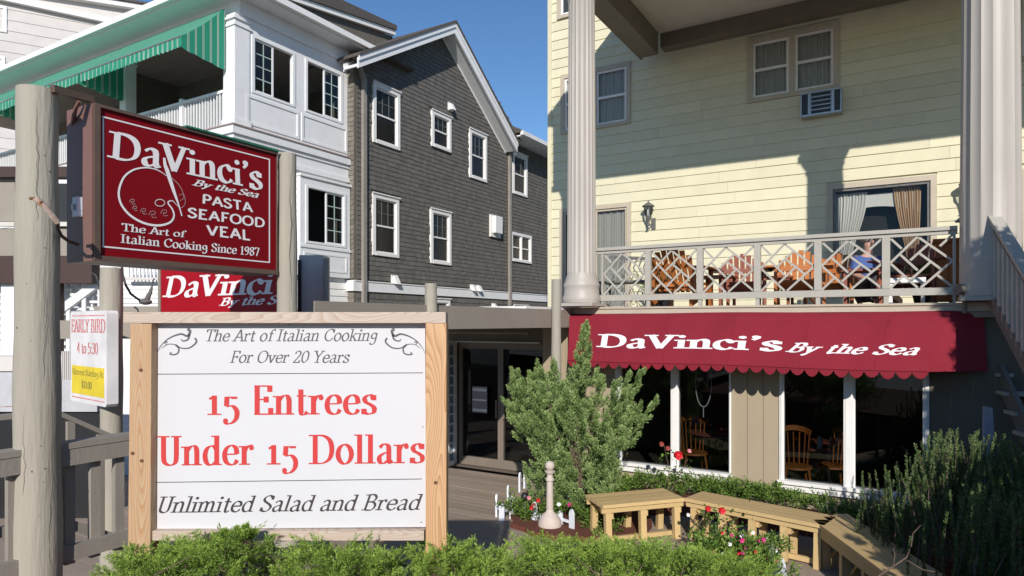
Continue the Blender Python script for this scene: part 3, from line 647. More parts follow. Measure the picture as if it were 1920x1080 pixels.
for f0, f1 in ((.03,.17),(.27,.73),(.83,.97)):
    mb = MB(); pb(mb, fy, a0+(a1-a0)*f0, a0+(a1-a0)*f1, .171, .20, z0+.04, z1-.04); t.part('grille', mb, m_black)
for k in range(4):
    z = z0+.06+(z1-z0-.12)*(k+.5)/4; mb = MB(); pb(mb, fy, a0+(a1-a0)*.25, a0+(a1-a0)*.75, .201, .212, z-.008, z+.008); t.part('slat', mb, m_alu)
for f in (.19, .76): mb = MB(); pb(mb, fy, a0+(a1-a0)*f, a0+(a1-a0)*(f+.06), .171, .21, z0+.03, z1-.03); t.part('slat', mb, m_alu)
# ================================================================ ENTRY: glass doors, flat roof, pergola poles and beam
fd = VP_(9.35)
def du(px, y=800): return Pv(px, y, 9.35)[0]
ent = Thing('entrance', 'bronze framed glass entrance doors set back under the flat entry roof', 'entrance doors', (-5.6, 9.35, 0))
d0, d1, dm = du(862), du(1026), du(940)
mb = MB()
for a, b, z0, z1 in ((d0, d0+.07, 0, 2.1), (d1-.07, d1, 0, 2.1), (dm-.05, dm-.002, .16, 2.0), (dm+.002, dm+.05, .16, 2.0)): pb(mb, fd, a, b, -.05, .03, z0, z1)
pb(mb, fd, d0+.07, d1-.07, -.05, .03, 2.001, 2.1); pb(mb, fd, d0+.07, d1-.07, -.05, .03, .0, .16); fr = ent.part('door_frame', mb, m_alubr)
for a, b in ((d0+.07, dm-.05), (dm+.05, d1-.07)):
    mb = MB(); mb.add([fd(a, -.01, .16), fd(b, -.01, .16), fd(b, -.01, 2.0), fd(a, -.01, 2.0)], [(0,1,2,3)]); ent.part('pane', mb, m_glassd, fr, fix=False)
for x in (dm-.07, dm+.07): mb = MB(); pb(mb, fd, x-.012, x+.012, .031, .06, .85, 1.15); ent.part('door_handle', mb, m_alubr, fr)
mb = MB(); pb(mb, fd, d0-.3, d1+.3, -.05, .02, 2.101, 2.44); ent.part('header_panel', mb, m_dkbeam)
mb = MB(); pb(mb, fd, d0-.3, d1-.1, .03, .07, 2.105, 2.125); ent.part('header_trim', mb, m_white2)
mb = MB(); pb(mb, fd, d0-.5, d1-.12, .35, .39, 2.255, 2.285); ent.part('header_trim', mb, m_tan)
# poster on the glass, side glass with its reflection built as slats
mb = MB(); a0, z1 = Pv(885, 724, 9.30); a1, z0 = Pv(913, 775, 9.30); 
t = Thing('door_poster', 'small pale notice taped inside the left glass door', 'notice', (a0, 9.31, z0))
mb.box(a0, a1, 9.305, 9.31, z0, z1); t.part('paper', mb, M('poster_grey', (.30,.27,.30), .6))
mb = MB()
for f0, f1 in ((.82,.93),(.45,.52),(.05,.14)): mb.box(a0+.012, a1-.012, 9.303, 9.3045, z0+(z1-z0)*f0, z0+(z1-z0)*f1)
t.part('print_band', mb, m_white)
sp = Thing('reflection_side_screen', 'white framed glass side screen, slats standing for reflected clapboards, left of the entrance doors', 'screen', (d0-.06, 9.0, 0)); U0 = d0-.05
fs = UP_(U0-.02); v0, v1 = Pu(838, 700, U0)[0], 9.33
mb = MB(); pb(mb, fs, v0, v0+.06, -.04, .03, 0, 2.12); pb(mb, fs, v1-.06, v1, -.04, .03, 0, 2.12); pb(mb, fs, v0+.06, v1-.06, -.04, .03, 0, .08); pb(mb, fs, v0+.06, v1-.06, -.04, .03, 2.06, 2.12); sp.part('frame', mb, m_white2)
m_blueg = M('blue_grey_panel', (.20,.27,.36), .3)
mb = MB(); pb(mb, fs, v0+.06, v1-.06, -.03, -.01, .08, 2.06); sp.part('panel', mb, m_blueg)
for k in range(11): mb = MB(); z = .2+k*.165; pb(mb, fs, v0+.06, v1-.06, -.009, .02, z, z+.03); sp.part('slat', mb, m_white2)  # white slats imitate clapboards reflected in the side glass
# flat roof
ro = Thing('entry_roof', 'flat taupe entry roof with a deep fascia behind the round poles', 'roof', (-4.3, 6, 2.4))
UF = -4.29; fv0 = Pu(590, 575, UF)[0]; fv1 = 9.0
mb = MB(); mb.box(UF-.05, UF, fv0, fv1, 2.37, 2.625); ro.part('fascia', mb, m_taupe)
mb = MB(); mb.box(UF-3.2, UF-.052, 5.2, 9.3, 2.45, 2.60); ro.part('roof_slab', mb, m_taupe)
mb = MB(); mb.box(UF-2.5, UF-.02, 7.6, 9.28, 2.628, 2.66); ro.part('roof_edge', mb, m_white2)
for k in range(6): mb = MB(); v = 5.5+k*.62; mb.box(UF-3.1, UF-.06, v, v+.04, 2.38, 2.449); ro.part('rafter', mb, m_taupe)
def pole(u, v, z0, z1, r, lab, name='wooden_pole', r2=None):
    t = Thing(name, lab, 'pole', (u, v, z0)); m = MB(); n = 24; r2 = r2 or r*.9; ph = random.random()*6; N = 26
    ring = [(u+(r+(r2-r)*i/N)*(1+.03*sin(i*.9+ph))*cos(2*pi*j/n)*(1+.02*sin(3*j+ph)), v+(r+(r2-r)*i/N)*(1+.03*sin(i*.9+ph))*sin(2*pi*j/n), z0+(z1-z0)*i/N) for i in range(N+1) for j in range(n)]
    m.add(ring, [(i*n+j, i*n+(j+1)%n, (i+1)*n+(j+1)%n, (i+1)*n+j) for i in range(N) for j in range(n)]+[tuple(range(N*n, (N+1)*n))]); m.sm = True
    t.part('post', m, m_pole, smooth=True); return t
def crack(t, u, v, r, ang, z0, z1, w=.004, amp=.08):
    m = MB(); n = 18; pts = []
    for i in range(n+1):
        z = z0+(z1-z0)*i/n; a = ang+amp*sin(i*.8)+.04*sin(i*2.7); ww = w*sin(pi*(i+.3)/(n+.6))/r
        for d in (-ww, ww): pts.append((u+(r*1.015+.002)*cos(a+d), v+(r*1.015+.002)*sin(a+d), z))
    m.add(pts, [(2*i, 2*i+1, 2*i+3, 2*i+2) for i in range(n)]); t.part('crack', m, m_cracks, fix=False)
# big left sign pole
X, Y = PY(70, 600, 3.80)[0], 3.80; u, v = UV(X, Y); p1 = pole(u, v, .7, 3.775, .125, 'thick weathered round pole nearest the camera holding the restaurant sign', r2=.100); BP = (u, v)
nf = math.atan2(-v, -u)    # angle in the (u,v) frame looking back at the camera
crack(p1, u, v, .111, nf+.30, 1.9, 2.9, .0012, .05); crack(p1, u, v, .104, nf-.02, 2.9, 3.76, .0014, .02); crack(p1, u, v, .119, nf+.5, .9, 1.9, .0012, .04); crack(p1, u, v, .114, nf-.55, 1.2, 2.0, .0008, .04)
for k in range(26):
    z = random.uniform(.95, 3.6); a = nf+random.uniform(-1.1, 1.1); r = .122-(z-.7)/3.075*.022; m = MB(); m.sm = True
    m.ball((u+r*cos(a), v+r*sin(a), z), random.uniform(.002, .005), 6, (1, 1, random.uniform(.7, 1.8))); p1.part('nail_hole', m, m_cracks)
X, Y = PY(536, 600, 5.19)[0], 5.22; u, v = UV(X, Y); p2 = pole(u, v, .7, 3.77, .098, 'weathered round pole at the right end of the hanging restaurant sign', r2=.068); BP2 = (u, v)
crack(p2, u, v, .08, math.atan2(-v, -u)+.3, 2.6, 3.7, .002)
X, Y = PY(209, 600, 6.55)[0], 6.55; u, v = UV(X, Y); pole(u, v, 0, 2.98, .102, 'round pole behind the early bird sign', r2=.1)
X, Y = PY(808, 600, 6.95)[0], 6.95; u, v = UV(X, Y); pole(u, v, 2.36, 2.85, .07, 'short round pole top showing above the entry fascia')
X, Y = PY(1043, 600, 8.85)[0], 8.85; u, v = UV(X, Y); pole(u, v, 0, 3.02, .07, 'slim round pole between the entrance and the burgundy awning')
X, Y = PY(611, 600, 6.3)[0], 6.3; u, v = UV(X, Y); pole(u, v, 0, 3.05, .030, 'thin square capped post beside the dark grey cabinet')
t = Thing('grey_cabinet', 'tall grey cabinet standing in shade right of the red name sign', 'cabinet', (-3.9, 5.6, 1.5))
X0, X1 = PY(560, 500, 6.4)[0], PY(606, 500, 6.4)[0]; t = Thing('grey_cabinet', 'tall grey cabinet standing in shade right of the red name sign', 'cabinet', ((X0+X1)/2, 6.5, 1.3), ang=0) if False else t
zt = PY(0, 478, 6.4)[1]; u0, v0 = UV(X0, 6.4); u1, v1 = UV(X1, 6.4); n_ = (v1-v0, -(u1-u0)); L = math.hypot(*n_); n_ = (n_[0]/L*.03, n_[1]/L*.03)
mb = MB(); mb.hexa([(u0,v0,1.4),(u1,v1,1.4),(u1-n_[0]*8,v1-n_[1]*8,1.4),(u0-n_[0]*8,v0-n_[1]*8,1.4),(u0,v0,zt),(u1,v1,zt),(u1-n_[0]*8,v1-n_[1]*8,zt),(u0-n_[0]*8,v0-n_[1]*8,zt)]); t.part('body', mb, m_darkgrey, bevel=.008)
mb = MB(); e = .012; mb.hexa([(u0+n_[0],v0+n_[1],1.45),(u0+(u1-u0)*.12+n_[0],v0+(v1-v0)*.12+n_[1],1.45),(u0+(u1-u0)*.12,v0+(v1-v0)*.12,1.45),(u0,v0,1.45),(u0+n_[0],v0+n_[1],zt-.05),(u0+(u1-u0)*.12+n_[0],v0+(v1-v0)*.12+n_[1],zt-.05),(u0+(u1-u0)*.12,v0+(v1-v0)*.12,zt-.05),(u0,v0,zt-.05)]); t.part('hinge_strip', mb, m_black)
# ================================================================ HANGING RESTAURANT SIGN (plane u = -4.2)
SU = -4.2; sgn = Thing('restaurant_sign', "large burgundy DaVinci's restaurant sign hung between two round poles", 'sign', (SU, 2.8, 2.8))
TL = Pu(186, 203, SU); TR = Pu(517.5, 290, SU); BL = Pu(186, 478, SU); BR = Pu(517.5, 507.5, SU)
va, vb = TL[0], TR[0]; zt = (TL[1]+TR[1])/2; zb = (BL[1]+BR[1])/2
bil = lambda px, py: Pu(px, py, SU)
fs = UP_(SU)
mb = MB(); pb(mb, fs, va, vb, -.02, -.001, zb, zt); sgn.part('face', mb, m_red)
mb = MB(); e = .035
pb(mb, fs, va-e, vb+.006, -.30, .018, zb-e, zb-.001); pb(mb, fs, va-e, vb+.006, -.30, .018, zt+.001, zt+.02); pb(mb, fs, va-e, va-.001, -.30, .018, zb-.001, zt+.001); pb(mb, fs, vb+.001, vb+.006, -.3, .012, zb-.001, zt+.001)
sgn.part('frame', mb, m_frame)
mb = MB(); pb(mb, fs, va-e-.006, va-e-.001, -.295, .0, zb-e, zt+.02); sgn.part('end_cover', mb, m_steel, label='reddish brown end cover of the cabinet')
mb = MB(); pb(mb, fs, va-e+.01, vb, -.302, -.301, zb, zt); pb(mb, fs, va, vb, -.29, -.021, zb+.01, zb+.02); sgn.part('back_panel', mb, m_steel)
mb = MB(); pb(mb, fs, va+(vb-va)*.42, vb+.004, -.02, .03, zt+.0205, zt+.033); sgn.part('top_trim', mb, m_green, label='green strip on the top edge')
def sq(pts): return [bil(x, y) for x, y in pts]
def line3(mb, pts, w, off=.002, closed=False, vary=None):
    n = len(pts); vs = []
    for i, (x, y) in enumerate(pts):
        a = pts[i-1] if (i or closed) else pts[0]; b = pts[(i+1) % n] if (i < n-1 or closed) else pts[-1]; dx, dy = b[0]-a[0], b[1]-a[1]; L = math.hypot(dx, dy) or 1
        ww = (w if vary is None else w*vary(i/(n-1)))/2; vs += [fs(x-dy/L*ww, off, y+dx/L*ww), fs(x+dy/L*ww, off, y-dx/L*ww)]
    k = n if closed else n-1; mb.add(vs, [(2*i, 2*i+1, (2*i+3) % (2*n), (2*i+2) % (2*n)) for i in range(k)])
cn = sq([(192.5,219.5),(505,298.5),(505.5,491.5),(193.5,463)]); mb = MB(); bw = .009
for i in range(4):
    p, q = cn[i], cn[(i+1) % 4]
    if i % 2 == 0: x0, x1 = cn[0][0]-bw/2, cn[1][0]+bw/2; zz = (p[1]+q[1])/2; pb(mb, fs, x0, x1, .0005, .002, zz-bw/2, zz+bw/2)
    else: x = p[0]; za, zc = sorted((p[1], q[1])); pb(mb, fs, x-bw/2, x+bw/2, .0005, .002, (cn[2][1]+cn[3][1])/2+bw/2, (cn[0][1]+cn[1][1])/2-bw/2)
sgn.part('border_line', mb, m_lett)
def stext(s, bl, br, tl, tr, T, t, **k):
    mb = MB(); text(mb, s, T, t, quadfn(bil(*bl), bil(*br), bil(*tl), bil(*tr), fs, .0025), **k); sgn.part('lettering', mb, m_lett, fix=False)
stext("DaVinci's", (205,295), (492,357), (209,246), (489,309), .19, .06, nib=25, gap=.02)
stext("By the Sea", (360,347), (485,371.5), (364,336), (486,360), .20, .07, shear=.25, nib=30)
stext("PASTA", (377,381), (474,398), (378,364), (472,381), .17, .17, serif=False, gap=.03)
stext("SEAFOOD", (351,407), (496,426.5), (352,389.5), (496,410), .17, .17, serif=False, gap=.03)
stext("VEAL", (386,440), (470,450.5), (386,422), (469,432), .17, .17, serif=False, gap=.03)
stext("The Art of", (228,433), (345,445), (228,418.5), (347,433), .16, .06, nib=25)
stext("Italian Cooking Since 1987", (226,455), (485.5,480.5), (226.5,439), (486,465), .17, .055, nib=25, gap=.02)
Z = lambda pts: [(180+x/3.6, 200+y/3.6) for x, y in pts]
mb = MB(); pal = cr(Z([(475,468),(440,442),(390,420),(320,412),(245,430),(185,480),(153,570),(165,650),(215,720),(290,772),(370,798),(440,800),(500,780),(525,740),(515,695),(487,655),(490,640),(515,636),(540,660),(570,690)]), 6)
line3(mb, sq(pal), .012, .0022, vary=lambda t: .3+.9*sin(pi*min(1, t*1.05))); sgn.part('palette_outline', mb, m_lett, fix=False)
mb = MB(); line3(mb, sq(cr(Z([(512,482),(560,530),(590,590),(602,640),(590,672),(565,680),(556,640)]), 6)), .004, .0022); line3(mb, sq(cr(Z([(560,600),(585,590),(588,620),(566,635)]), 5)), .003, .0024)
for cx, cy, r in ((245,640,20),(262,685,18),(320,705,22),(382,725,26),(460,715,24)):
    line3(mb, sq(cr(Z([(cx-r, cy+r*.3),(cx-r*.5, cy-r*.7),(cx+r*.6, cy-r*.6),(cx+r*.4, cy+r*.2),(cx-r*.3, cy),(cx, cy+r*.9),(cx+r, cy+r*.8)]), 4)), .003, .0022)
sgn.part('paint_swirls', mb, m_lettin, fix=False)
mb = MB(); line3(mb, sq(Z([(430+33*cos(a*pi/10), 649+23*sin(a*pi/10)) for a in range(20)])), .004, .0026, True); sgn.part('thumb_hole', mb, m_lett, fix=False)
mb = MB(); line3(mb, sq(cr(Z([(458,345),(465,395),(478,430),(500,500),(530,590),(555,660),(578,738)]), 5)), .026, .0034, vary=lambda t: .35+.75*sin(pi*min(1, .12+t))**1.2); sgn.part('paint_brush', mb, m_lett, fix=False)
# conduit between the pole and the sign cabinet
cx = Thing('sign_conduit', 'black cable from a rusty pipe on the near pole to the sign', 'cable', (BP[0], BP[1], 2.9))
def P3(px, py, Y): X, z = PY(px, py, Y); u, v = UV(X, Y); return (u, v, z)
mb = MB(); mb.tube([P3(66, 371, 3.54), P3(82, 385, 3.57), P3(108, 417, 3.66)], .0165, 10); cx.part('pipe', mb, m_rust)
mb = MB(); mb.tube([P3(57, 372, 3.57), P3(66, 372, 3.55), P3(78, 380, 3.55)], .009, 8); cx.part('clamp', mb, M('rust', (.20,.10,.05), .9))
mb = MB(); mb.tube([P3(106, 414, 3.66), P3(108, 428, 3.7), P3(115, 442, 3.8), P3(128, 452, 3.9), P3(146, 458, 4.0)], .010, 8); cx.part('cable', mb, m_black)
sw = Thing('switch_box', 'small white weatherproof switch on the end of the sign cabinet', 'switch', (SU-.15, va-.04, 2.8))
a, z = Pv(150, 389, va-.045); mb = MB(); mb.box(a-.03, a+.03, va-.075, va-.043, z-.06, z+.06); sw.part('cover', mb, m_plast, bevel=.004)
mb = MB(); mb.box(a-.01, a+.008, va-.09, va-.0755, z-.02, z+.015); sw.part('toggle', mb, m_alu)
# top bracket from pole to cabinet
mb = MB(); mb.bar(P3(95, 160, 3.74), P3(172, 190, 4.05), .09, .035); solo('sign_bracket', 'weathered wooden bracket bar from the near pole to the sign top', 'bracket', mb, m_pole, (BP[0], BP[1], 3.7)) if False else None
t = Thing('sign_bracket', 'weathered bracket bar from the near pole to the top of the sign', 'bracket', (BP[0], BP[1], 3.7)); t.part('bar', MB().bar(P3(98, 166, 3.76), P3(173, 187, 4.0), .035, .04), m_frame); t.part('rod', MB().tube([P3(148, 190, 3.98), P3(141, 205, 4.0), P3(136, 235, 4.1)], .012, 6), m_steel)
# second red sign further back (faces the street)
RV2 = 4.05; f2 = VP_(RV2); s2 = Thing('red_name_sign', "bright red DaVinci's name sign partly hidden behind the menu sign", 'sign', (-3.5, RV2, 2.5))
a0 = Pv(302, 550, RV2)[0]; a1 = Pv(543, 550, RV2)[0]; zt = 3.02; zb = 2.42
mb = MB(); pb(mb, f2, a0, a1, -.03, 0, zb, zt); s2.part('board', mb, m_red2)
mb = MB(); pb(mb, f2, a0-.04, a0-.001, -.04, .012, zb-.04, zt+.04); pb(mb, f2, a0, a1, -.04, .012, zb-.04, zb-.001); s2.part('frame', mb, m_greymt)
b2 = lambda px, py: Pv(px, py, RV2)
mb = MB(); text(mb, "DaVinci", .2, .07, quadfn(b2(308,557), b2(512,551), b2(311,519), b2(514,510), f2, .003), nib=28, gap=.02, shear=.12); s2.part('lettering', mb, m_lett, fix=False)
mb = MB(); text(mb, "By the S", .2, .08, quadfn(b2(412,573), b2(520,570), b2(414,559), b2(522,554), f2, .003), nib=30, shear=.25); s2.part('lettering', mb, m_lett, fix=False)
# ================================================================ MENU SIGN (faces the camera, X-Z plane at Y)
MY = 2.93; ms = Thing('menu_sign', 'white vinyl menu sign in a pine frame advertising 15 entrees under 15 dollars', 'sign', (-1.0, MY, .8), ang=0)
P = lambda px, py, Y=MY: PY(px, py, Y)
def fx(a, o, z): return (a, MY-o, z)
bx = lambda mb, x0, y0, x1, y1, o0, o1, Yr=MY: pb(mb, fx, P(x0, y0, Yr)[0], P(x1, y0, Yr)[0], o0, o1, P(x0, y1, Yr)[1], P(x0, y0, Yr)[1])
mb = MB(); c = [P(285,603), P(797,606), P(799.5,988), P(280,992)]; mb.prism([c[3], c[2], c[1], c[0]], fx, -.012, 0); ms.part('panel', mb, m_panel)
mb = MB(); mb.hexa([(P(236,0,MY-.05)[0], MY-.05, .7),(P(280,0,MY-.05)[0]+.0, MY-.05, .7),(P(280,0,MY-.05)[0], MY+.04, .7),(P(236,0,MY-.05)[0], MY+.04, .7),
   (P(244,0,MY-.05)[0], MY-.05, P(0,607)[1]),(P(284,0,MY-.05)[0], MY-.05, P(0,607)[1]),(P(284,0,MY-.05)[0], MY+.04, P(0,607)[1]),(P(244,0,MY-.05)[0], MY+.04, P(0,607)[1])]); ms.part('post', mb, m_pine, bevel=.003)
m_pineb = M('pine_post_knotty', (.64,.40,.22), .6, (.54,.32,.16), 5, .9, .15, 60, (14,14,.8), wave=('X', 26, 0, (8,5,1.1), (.40,.20,.085), (1.7,0,2.2)))
mb = MB(); x0, x1 = P(798,0,MY-.05)[0], P(837,0,MY-.05)[0]; mb.box(x0+.0, x1, MY-.05, MY+.04, .7, P(0,606.5)[1]); ms.part('post', mb, m_pineb, bevel=.003)
mb = MB(); mb.box(P(243,0)[0], P(838,0)[0], MY-.05, MY+.045, P(0,606)[1], P(0,588)[1]+.006); ms.part('top_rail', mb, m_pine2, bevel=.003)
mb = MB(); mb.box(P(276,0)[0], P(797,0)[0], MY-.035, MY+.02, P(0,1009)[1], P(0,991)[1]); ms.part('bottom_rail', mb, m_pine2, bevel=.002)
mb = MB()
for x, y in ((264.5,694),(266,864),(249,850),(817,905)):
    X, z = P(x, y, MY-.05); mb.add([(X+.009*cos(k*pi/6), MY-.0512, z+.008*sin(k*pi/6)) for k in range(12)], [tuple(range(12))])
ms.part('knot', mb, M('knot_brown', (.13,.055,.02), .7), fix=False)
for x, y in ((277,641),(279,833)):
    X, z = P(x, y, MY-.05); pass
def mt(s, x0, x1, yb0, yb1, yt0, yt1, T, t, mat, **k):
    mb = MB(); text(mb, s, T, t, quadfn(P(x0,yb0), P(x1,yb1), P(x0,yt0), P(x1,yt1), fx, .0012), **k); ms.part('lettering', mb, mat, fix=False)
mt("The Art of Italian Cooking", 383, 709, 640, 639, 618, 616.5, .115, .05, m_inkgrey, shear=.24, nib=30)
mt("For Over 20 Years", 431, 656, 680, 680, 658, 657.5, .115, .05, m_inkgrey, shear=.24, nib=30)
mt("!% Entrees", 388, 706, 778, 776.5, 723, 722, .17, .04, m_inkred, gap=.05, nib=8, sth=.045)
mt("Under !% Dollars", 298, 796, 873, 868, 817.5, 813.5, .17, .04, m_inkred, gap=.05, nib=8, sth=.045)
mt("Unlimited Salad and Bread", 292, 790, 961.5, 955.5, 931, 926, .125, .055, m_ink, shear=.28, nib=32)
mb = MB()
for x0, y0, x1, y1 in ((293.5,701.5,793,699), (288.5,904.5,791,898)):
    a, b = P(x0, y0), P(x1, y1); h = .0015; mb.prism([(a[0], a[1]-h), (b[0], b[1]-h), (b[0], b[1]+h), (a[0], a[1]+h)], fx, .0003, .0012)
ms.part('rule_line', mb, m_ink)
def scroll(flip):
    mb = MB(); g = lambda x, y: ((240+x/3.2) if not flip else (547.5+(547.5-(240+x/3.2))-3.5, ))[0:1] if False else None
    def T_(pts): return [P((240+x/3.2) if not flip else 1091.5-(240+x/3.2), 580+y/3.2) for x, y in pts]
    def st(pts, w, vary): 
        q = T_(cr(pts, 6)); n = len(q); vs = []
        for i, (x, y) in enumerate(q):
            a = q[max(i-1, 0)]; b = q[min(i+1, n-1)]; dx, dy = b[0]-a[0], b[1]-a[1]; L = math.hypot(dx, dy) or 1; ww = w*vary(i/(n-1))/2; o = .0012+.0001*len(mb.f) % .0008
            vs += [fx(x-dy/L*ww, .0014, y+dx/L*ww), fx(x+dy/L*ww, .0014, y-dx/L*ww)]
        mb.add(vs, [(2*i, 2*i+1, 2*i+3, 2*i+2) for i in range(n-1)])
    st([(172,272),(190,230),(225,190),(270,162),(320,148),(355,160),(372,140),(370,122)], .0135, lambda t: .1+.9*t**1.1)
    st([(370,150),(360,180),(330,190),(320,178)], .009, lambda t: 1-.6*t)
    st([(372,118),(362,116),(358,128)], .006, lambda t: 1)
    st([(200,235),(240,210),(285,212),(320,232),(365,232),(400,210),(412,190),(402,172)], .009, lambda t: .2+.8*t)
    st([(285,212),(305,235),(300,262),(275,272),(252,268),(262,258)], .007, lambda t: 1-.3*t)
    st([(230,212),(222,200),(232,194),(238,202)], .005, lambda t: .8)
    ms.part('scroll_ornament', mb, m_inkgrey, fix=False)
scroll(False); scroll(True)
m_scr = M('screw_head', (.35,.33,.30), .4, metal=.8)
for px, py in ((292,612),(789,614),(288,982),(790,979),(541,610),(286,800),(793,800)):
    X, z = P(px, py); mb = MB(); mb.add([(X+.0035*cos(k*pi/4), MY-.0016, z+.0035*sin(k*pi/4)) for k in range(8)], [tuple(range(8))]); ms.part('screw', mb, m_scr, fix=False)
# ================================================================ EARLY BIRD SIGN
eb = Thing('early_bird_sign', 'white and yellow early bird special sign on the pole behind the fence', 'sign', (0,0,0), ang=0)
Yr, Yl = 6.15, 6.72; R0 = ((200-960)/F*Yr, Yr); L0 = ((132-960)/F*Yl, Yl); ztE = H+(605-583)/F*6.4; zbE = H+(605-766)/F*Yr+.01
ex = ((R0[0]-L0[0]), (R0[1]-L0[1])); EL = math.hypot(*ex); ex = (ex[0]/EL, ex[1]/EL); en = (ex[1], -ex[0])
if en[1] > 0: en = (-en[0], -en[1])
def fe(a, o, b): return (L0[0]+ex[0]*a*EL+en[0]*o, L0[1]+ex[1]*a*EL+en[1]*o, zbE+(ztE-zbE)*b)
mb = MB(); mb.prism([(.03,0),(.97,0),(1,.03),(1,.97),(.97,1),(.03,1),(0,.97),(0,.03)], fe, -.10, 0); eb.part('box', mb, M('sign_white', (.80,.77,.76), .5))
mb = MB(); mb.prism([(.05,.09),(.94,.09),(.94,.40),(.05,.40)], fe, .0005, .002); eb.part('yellow_band', mb, M('sign_yellow', (.82,.62,.03), .5))
m_ebr = M('faded_red', (.62,.10,.10), .6, (.7,.3,.3), 12)
mb = MB(); mb.prism([(.05,.045),(.95,.045),(.95,.055),(.05,.055)], fe, .0005, .002); mb.prism([(.05,.945),(.95,.945),(.95,.955),(.05,.955)], fe, .0005, .002); eb.part('border_line', mb, m_ebr)
def et(s, x0, x1, b, t, mat, T=.15): mb = MB(); text(mb, s, T, .05, lambda x, y, o: fe(x0+(x1-x0)*x, .0025+o, b+(t-b)*y)); eb.part('lettering', mb, mat, fix=False)
et("EARLY BIRD", .03, .97, .77, .91, m_ebr); et("4 to 5:30", .2, .78, .54, .66, m_ebr); m_ebk = M('faded_black', (.2,.19,.05), .7)
et("Entrees Starting At", .07, .93, .30, .365, m_ebk, .12); et("$10.00", .33, .62, .16, .24, m_ebk, .16)
for sx in (1, -1):
    mb = MB(); c = .5-sx*.42; pts = cr([(c, .70), (c+sx*.06, .66), (c+sx*.05, .60), (c+sx*.08, .55), (c+sx*.12, .56)], 4); ribbon(mb, pts, lambda a, b, q: .02+.05*q, fe, .0025); eb.part('ornament', mb, M('orange_ink', (.6,.2,.08), .6), fix=False)
# ================================================================ STREET FENCE along u=-4.2, v 0 .. 3
fe2 = Thing('deck_fence', 'grey brown wooden fence passing behind the thick near pole', 'fence', (-4.2, 2, .85))
def frail(t, fn, a0, a1, zt, zb, mat, pitch=.145, w=.035):
    mb = MB(); pb(mb, fn, a0, a1, -.075, .045, zt-.035, zt); t.part('cap_rail', mb, mat)
    mb = MB(); pb(mb, fn, a0, a1, .0, .04, zt-.135, zt-.036); t.part('rail', mb, mat)
    mb = MB(); pb(mb, fn, a0, a1, .0, .04, zb, zb+.09); t.part('rail', mb, mat)
    n = int((a1-a0)/pitch)
    for i in range(n):
        x = a0+.06+i*pitch; mb = MB(); pb(mb, fn, x, x+w*1.6, -.04, -.001, zb-.03, zt-.036); t.part('baluster', mb, mat)
FZ = 1.73
frail(fe2, UP_(-4.28), -.4, 1.50, FZ, 1.03, m_greymt); frail(fe2, UP_(-4.28), 1.66, 3.0, FZ, 1.03, m_greymt)
# ramp handrail beyond
rp = Thing('ramp_handrail', 'tan slatted handrail sloping down to the deck behind the street fence', 'handrail', (-5.6, 3.5, .8))
def slope(t, u, pts, h, mat):
    for (va_, za), (vb_, zb_) in zip(pts, pts[1:]):
        t.part('cap_rail', MB().bar((u, va_, za), (u, vb_, zb_), .1, .035), mat); t.part('rail', MB().bar((u, va_, za-h+.05), (u, vb_, zb_-h+.05), .04, .08), mat)
        n = int((vb_-va_)/.16)
        for i in range(n):
            f = (i+.5)/n; v_ = va_+(vb_-va_)*f; z_ = za+(zb_-za)*f; t.part('baluster', MB().box(u+.0, u+.035, v_-.028, v_+.028, z_-h, z_-.02), mat)
uu = -5.9; A1 = Pu(100, 772, uu); B1 = Pu(213, 821, uu); slope(rp, uu, [(Pu(-40, 785, uu)[0], A1[1]), A1, B1], .92, m_greymt)
# beams seen behind the early bird sign
for (xa, ya, xb, yb, h, lab) in ((104, 618, 300, 620, .2, 'grey wooden crossbeam behind the early bird sign'), (176, 588, 300, 590, .17, 'upper grey crossbeam behind the pole and the floodlight')):
    Yb = 7.2 if ya > 600 else 7.6; a = PY(xa, ya, Yb); b = PY(xb, yb, Yb); mb = MB(); mb.box(a[0], b[0], Yb, Yb+.06, a[1]-h/2, a[1]+h/2)
    t = Thing('crossbeam', lab, 'beam', (a[0], Yb, a[1]), ang=0); t.part('board', mb, m_taupe)
# floodlight
fl = Thing('floodlight', 'small tarnished floodlight with a curved cable under the hanging sign', 'floodlight', (0,0,0), ang=0)
g = lambda px, py, Y=6.9: (PY(px, py, Y)[0], Y, PY(px, py, Y)[1])
mb = MB(); mb.tube([g(229,500), g(230,515), g(236,535), g(246,552), g(262,563)], .012, 7); fl.part('cable', mb, m_black)
mb = MB(); c = g(273,566); mb.ball(c, .06, 10, (1.1, 1, .55)); mb.tube([c, g(282,548), g(289,522)], [.03,.02,.008], 7); fl.part('lamp_head', mb, m_iron)
fl.part('cable', MB().tube([g(173,512), g(180,517), g(184,530), g(188,545)], .01, 6), m_black)
# ================================================================ WHITE AND GREY HOUSE ACROSS THE GAP
WU = -13.96; WVf = 10.3; fw = UP_(WU); fwf = VP_(WVf)
wh = Thing('white_house', 'white clapboard house with a corner sunroom, balcony and green striped awning', 'building', (WU, WVf, 0))
zv = lambda px, py, u=WU: Pu(px, py, u)
vL = zv(430, 200)[0]; vR = zv(655, 200)[0]
ZB, ZT = 7.22, 9.95       # balcony floor level, beam underside
# corner posts
def boxpost(v0, v1, u0, u1, z0, z1, nm='corner_post'):
    m = MB(); m.box(u0, u1, v0, v1, z0, z1); p = wh.part(nm, m, m_white)
    m = MB(); m.box(u0-.03, u1+.03, v0-.03, v1+.03, z1-.30, z1-.24); m.box(u0-.05, u1+.05, v0-.05, v1+.05, z1-.14, z1-.08); m.box(u0-.03, u1+.03, v0-.03, v1+.03, z0, z0+.18); split8(wh, 'post_moulding', m, m_white, p)
boxpost(WVf, WVf+.42, WU-.42, WU+.02, ZB, ZT)
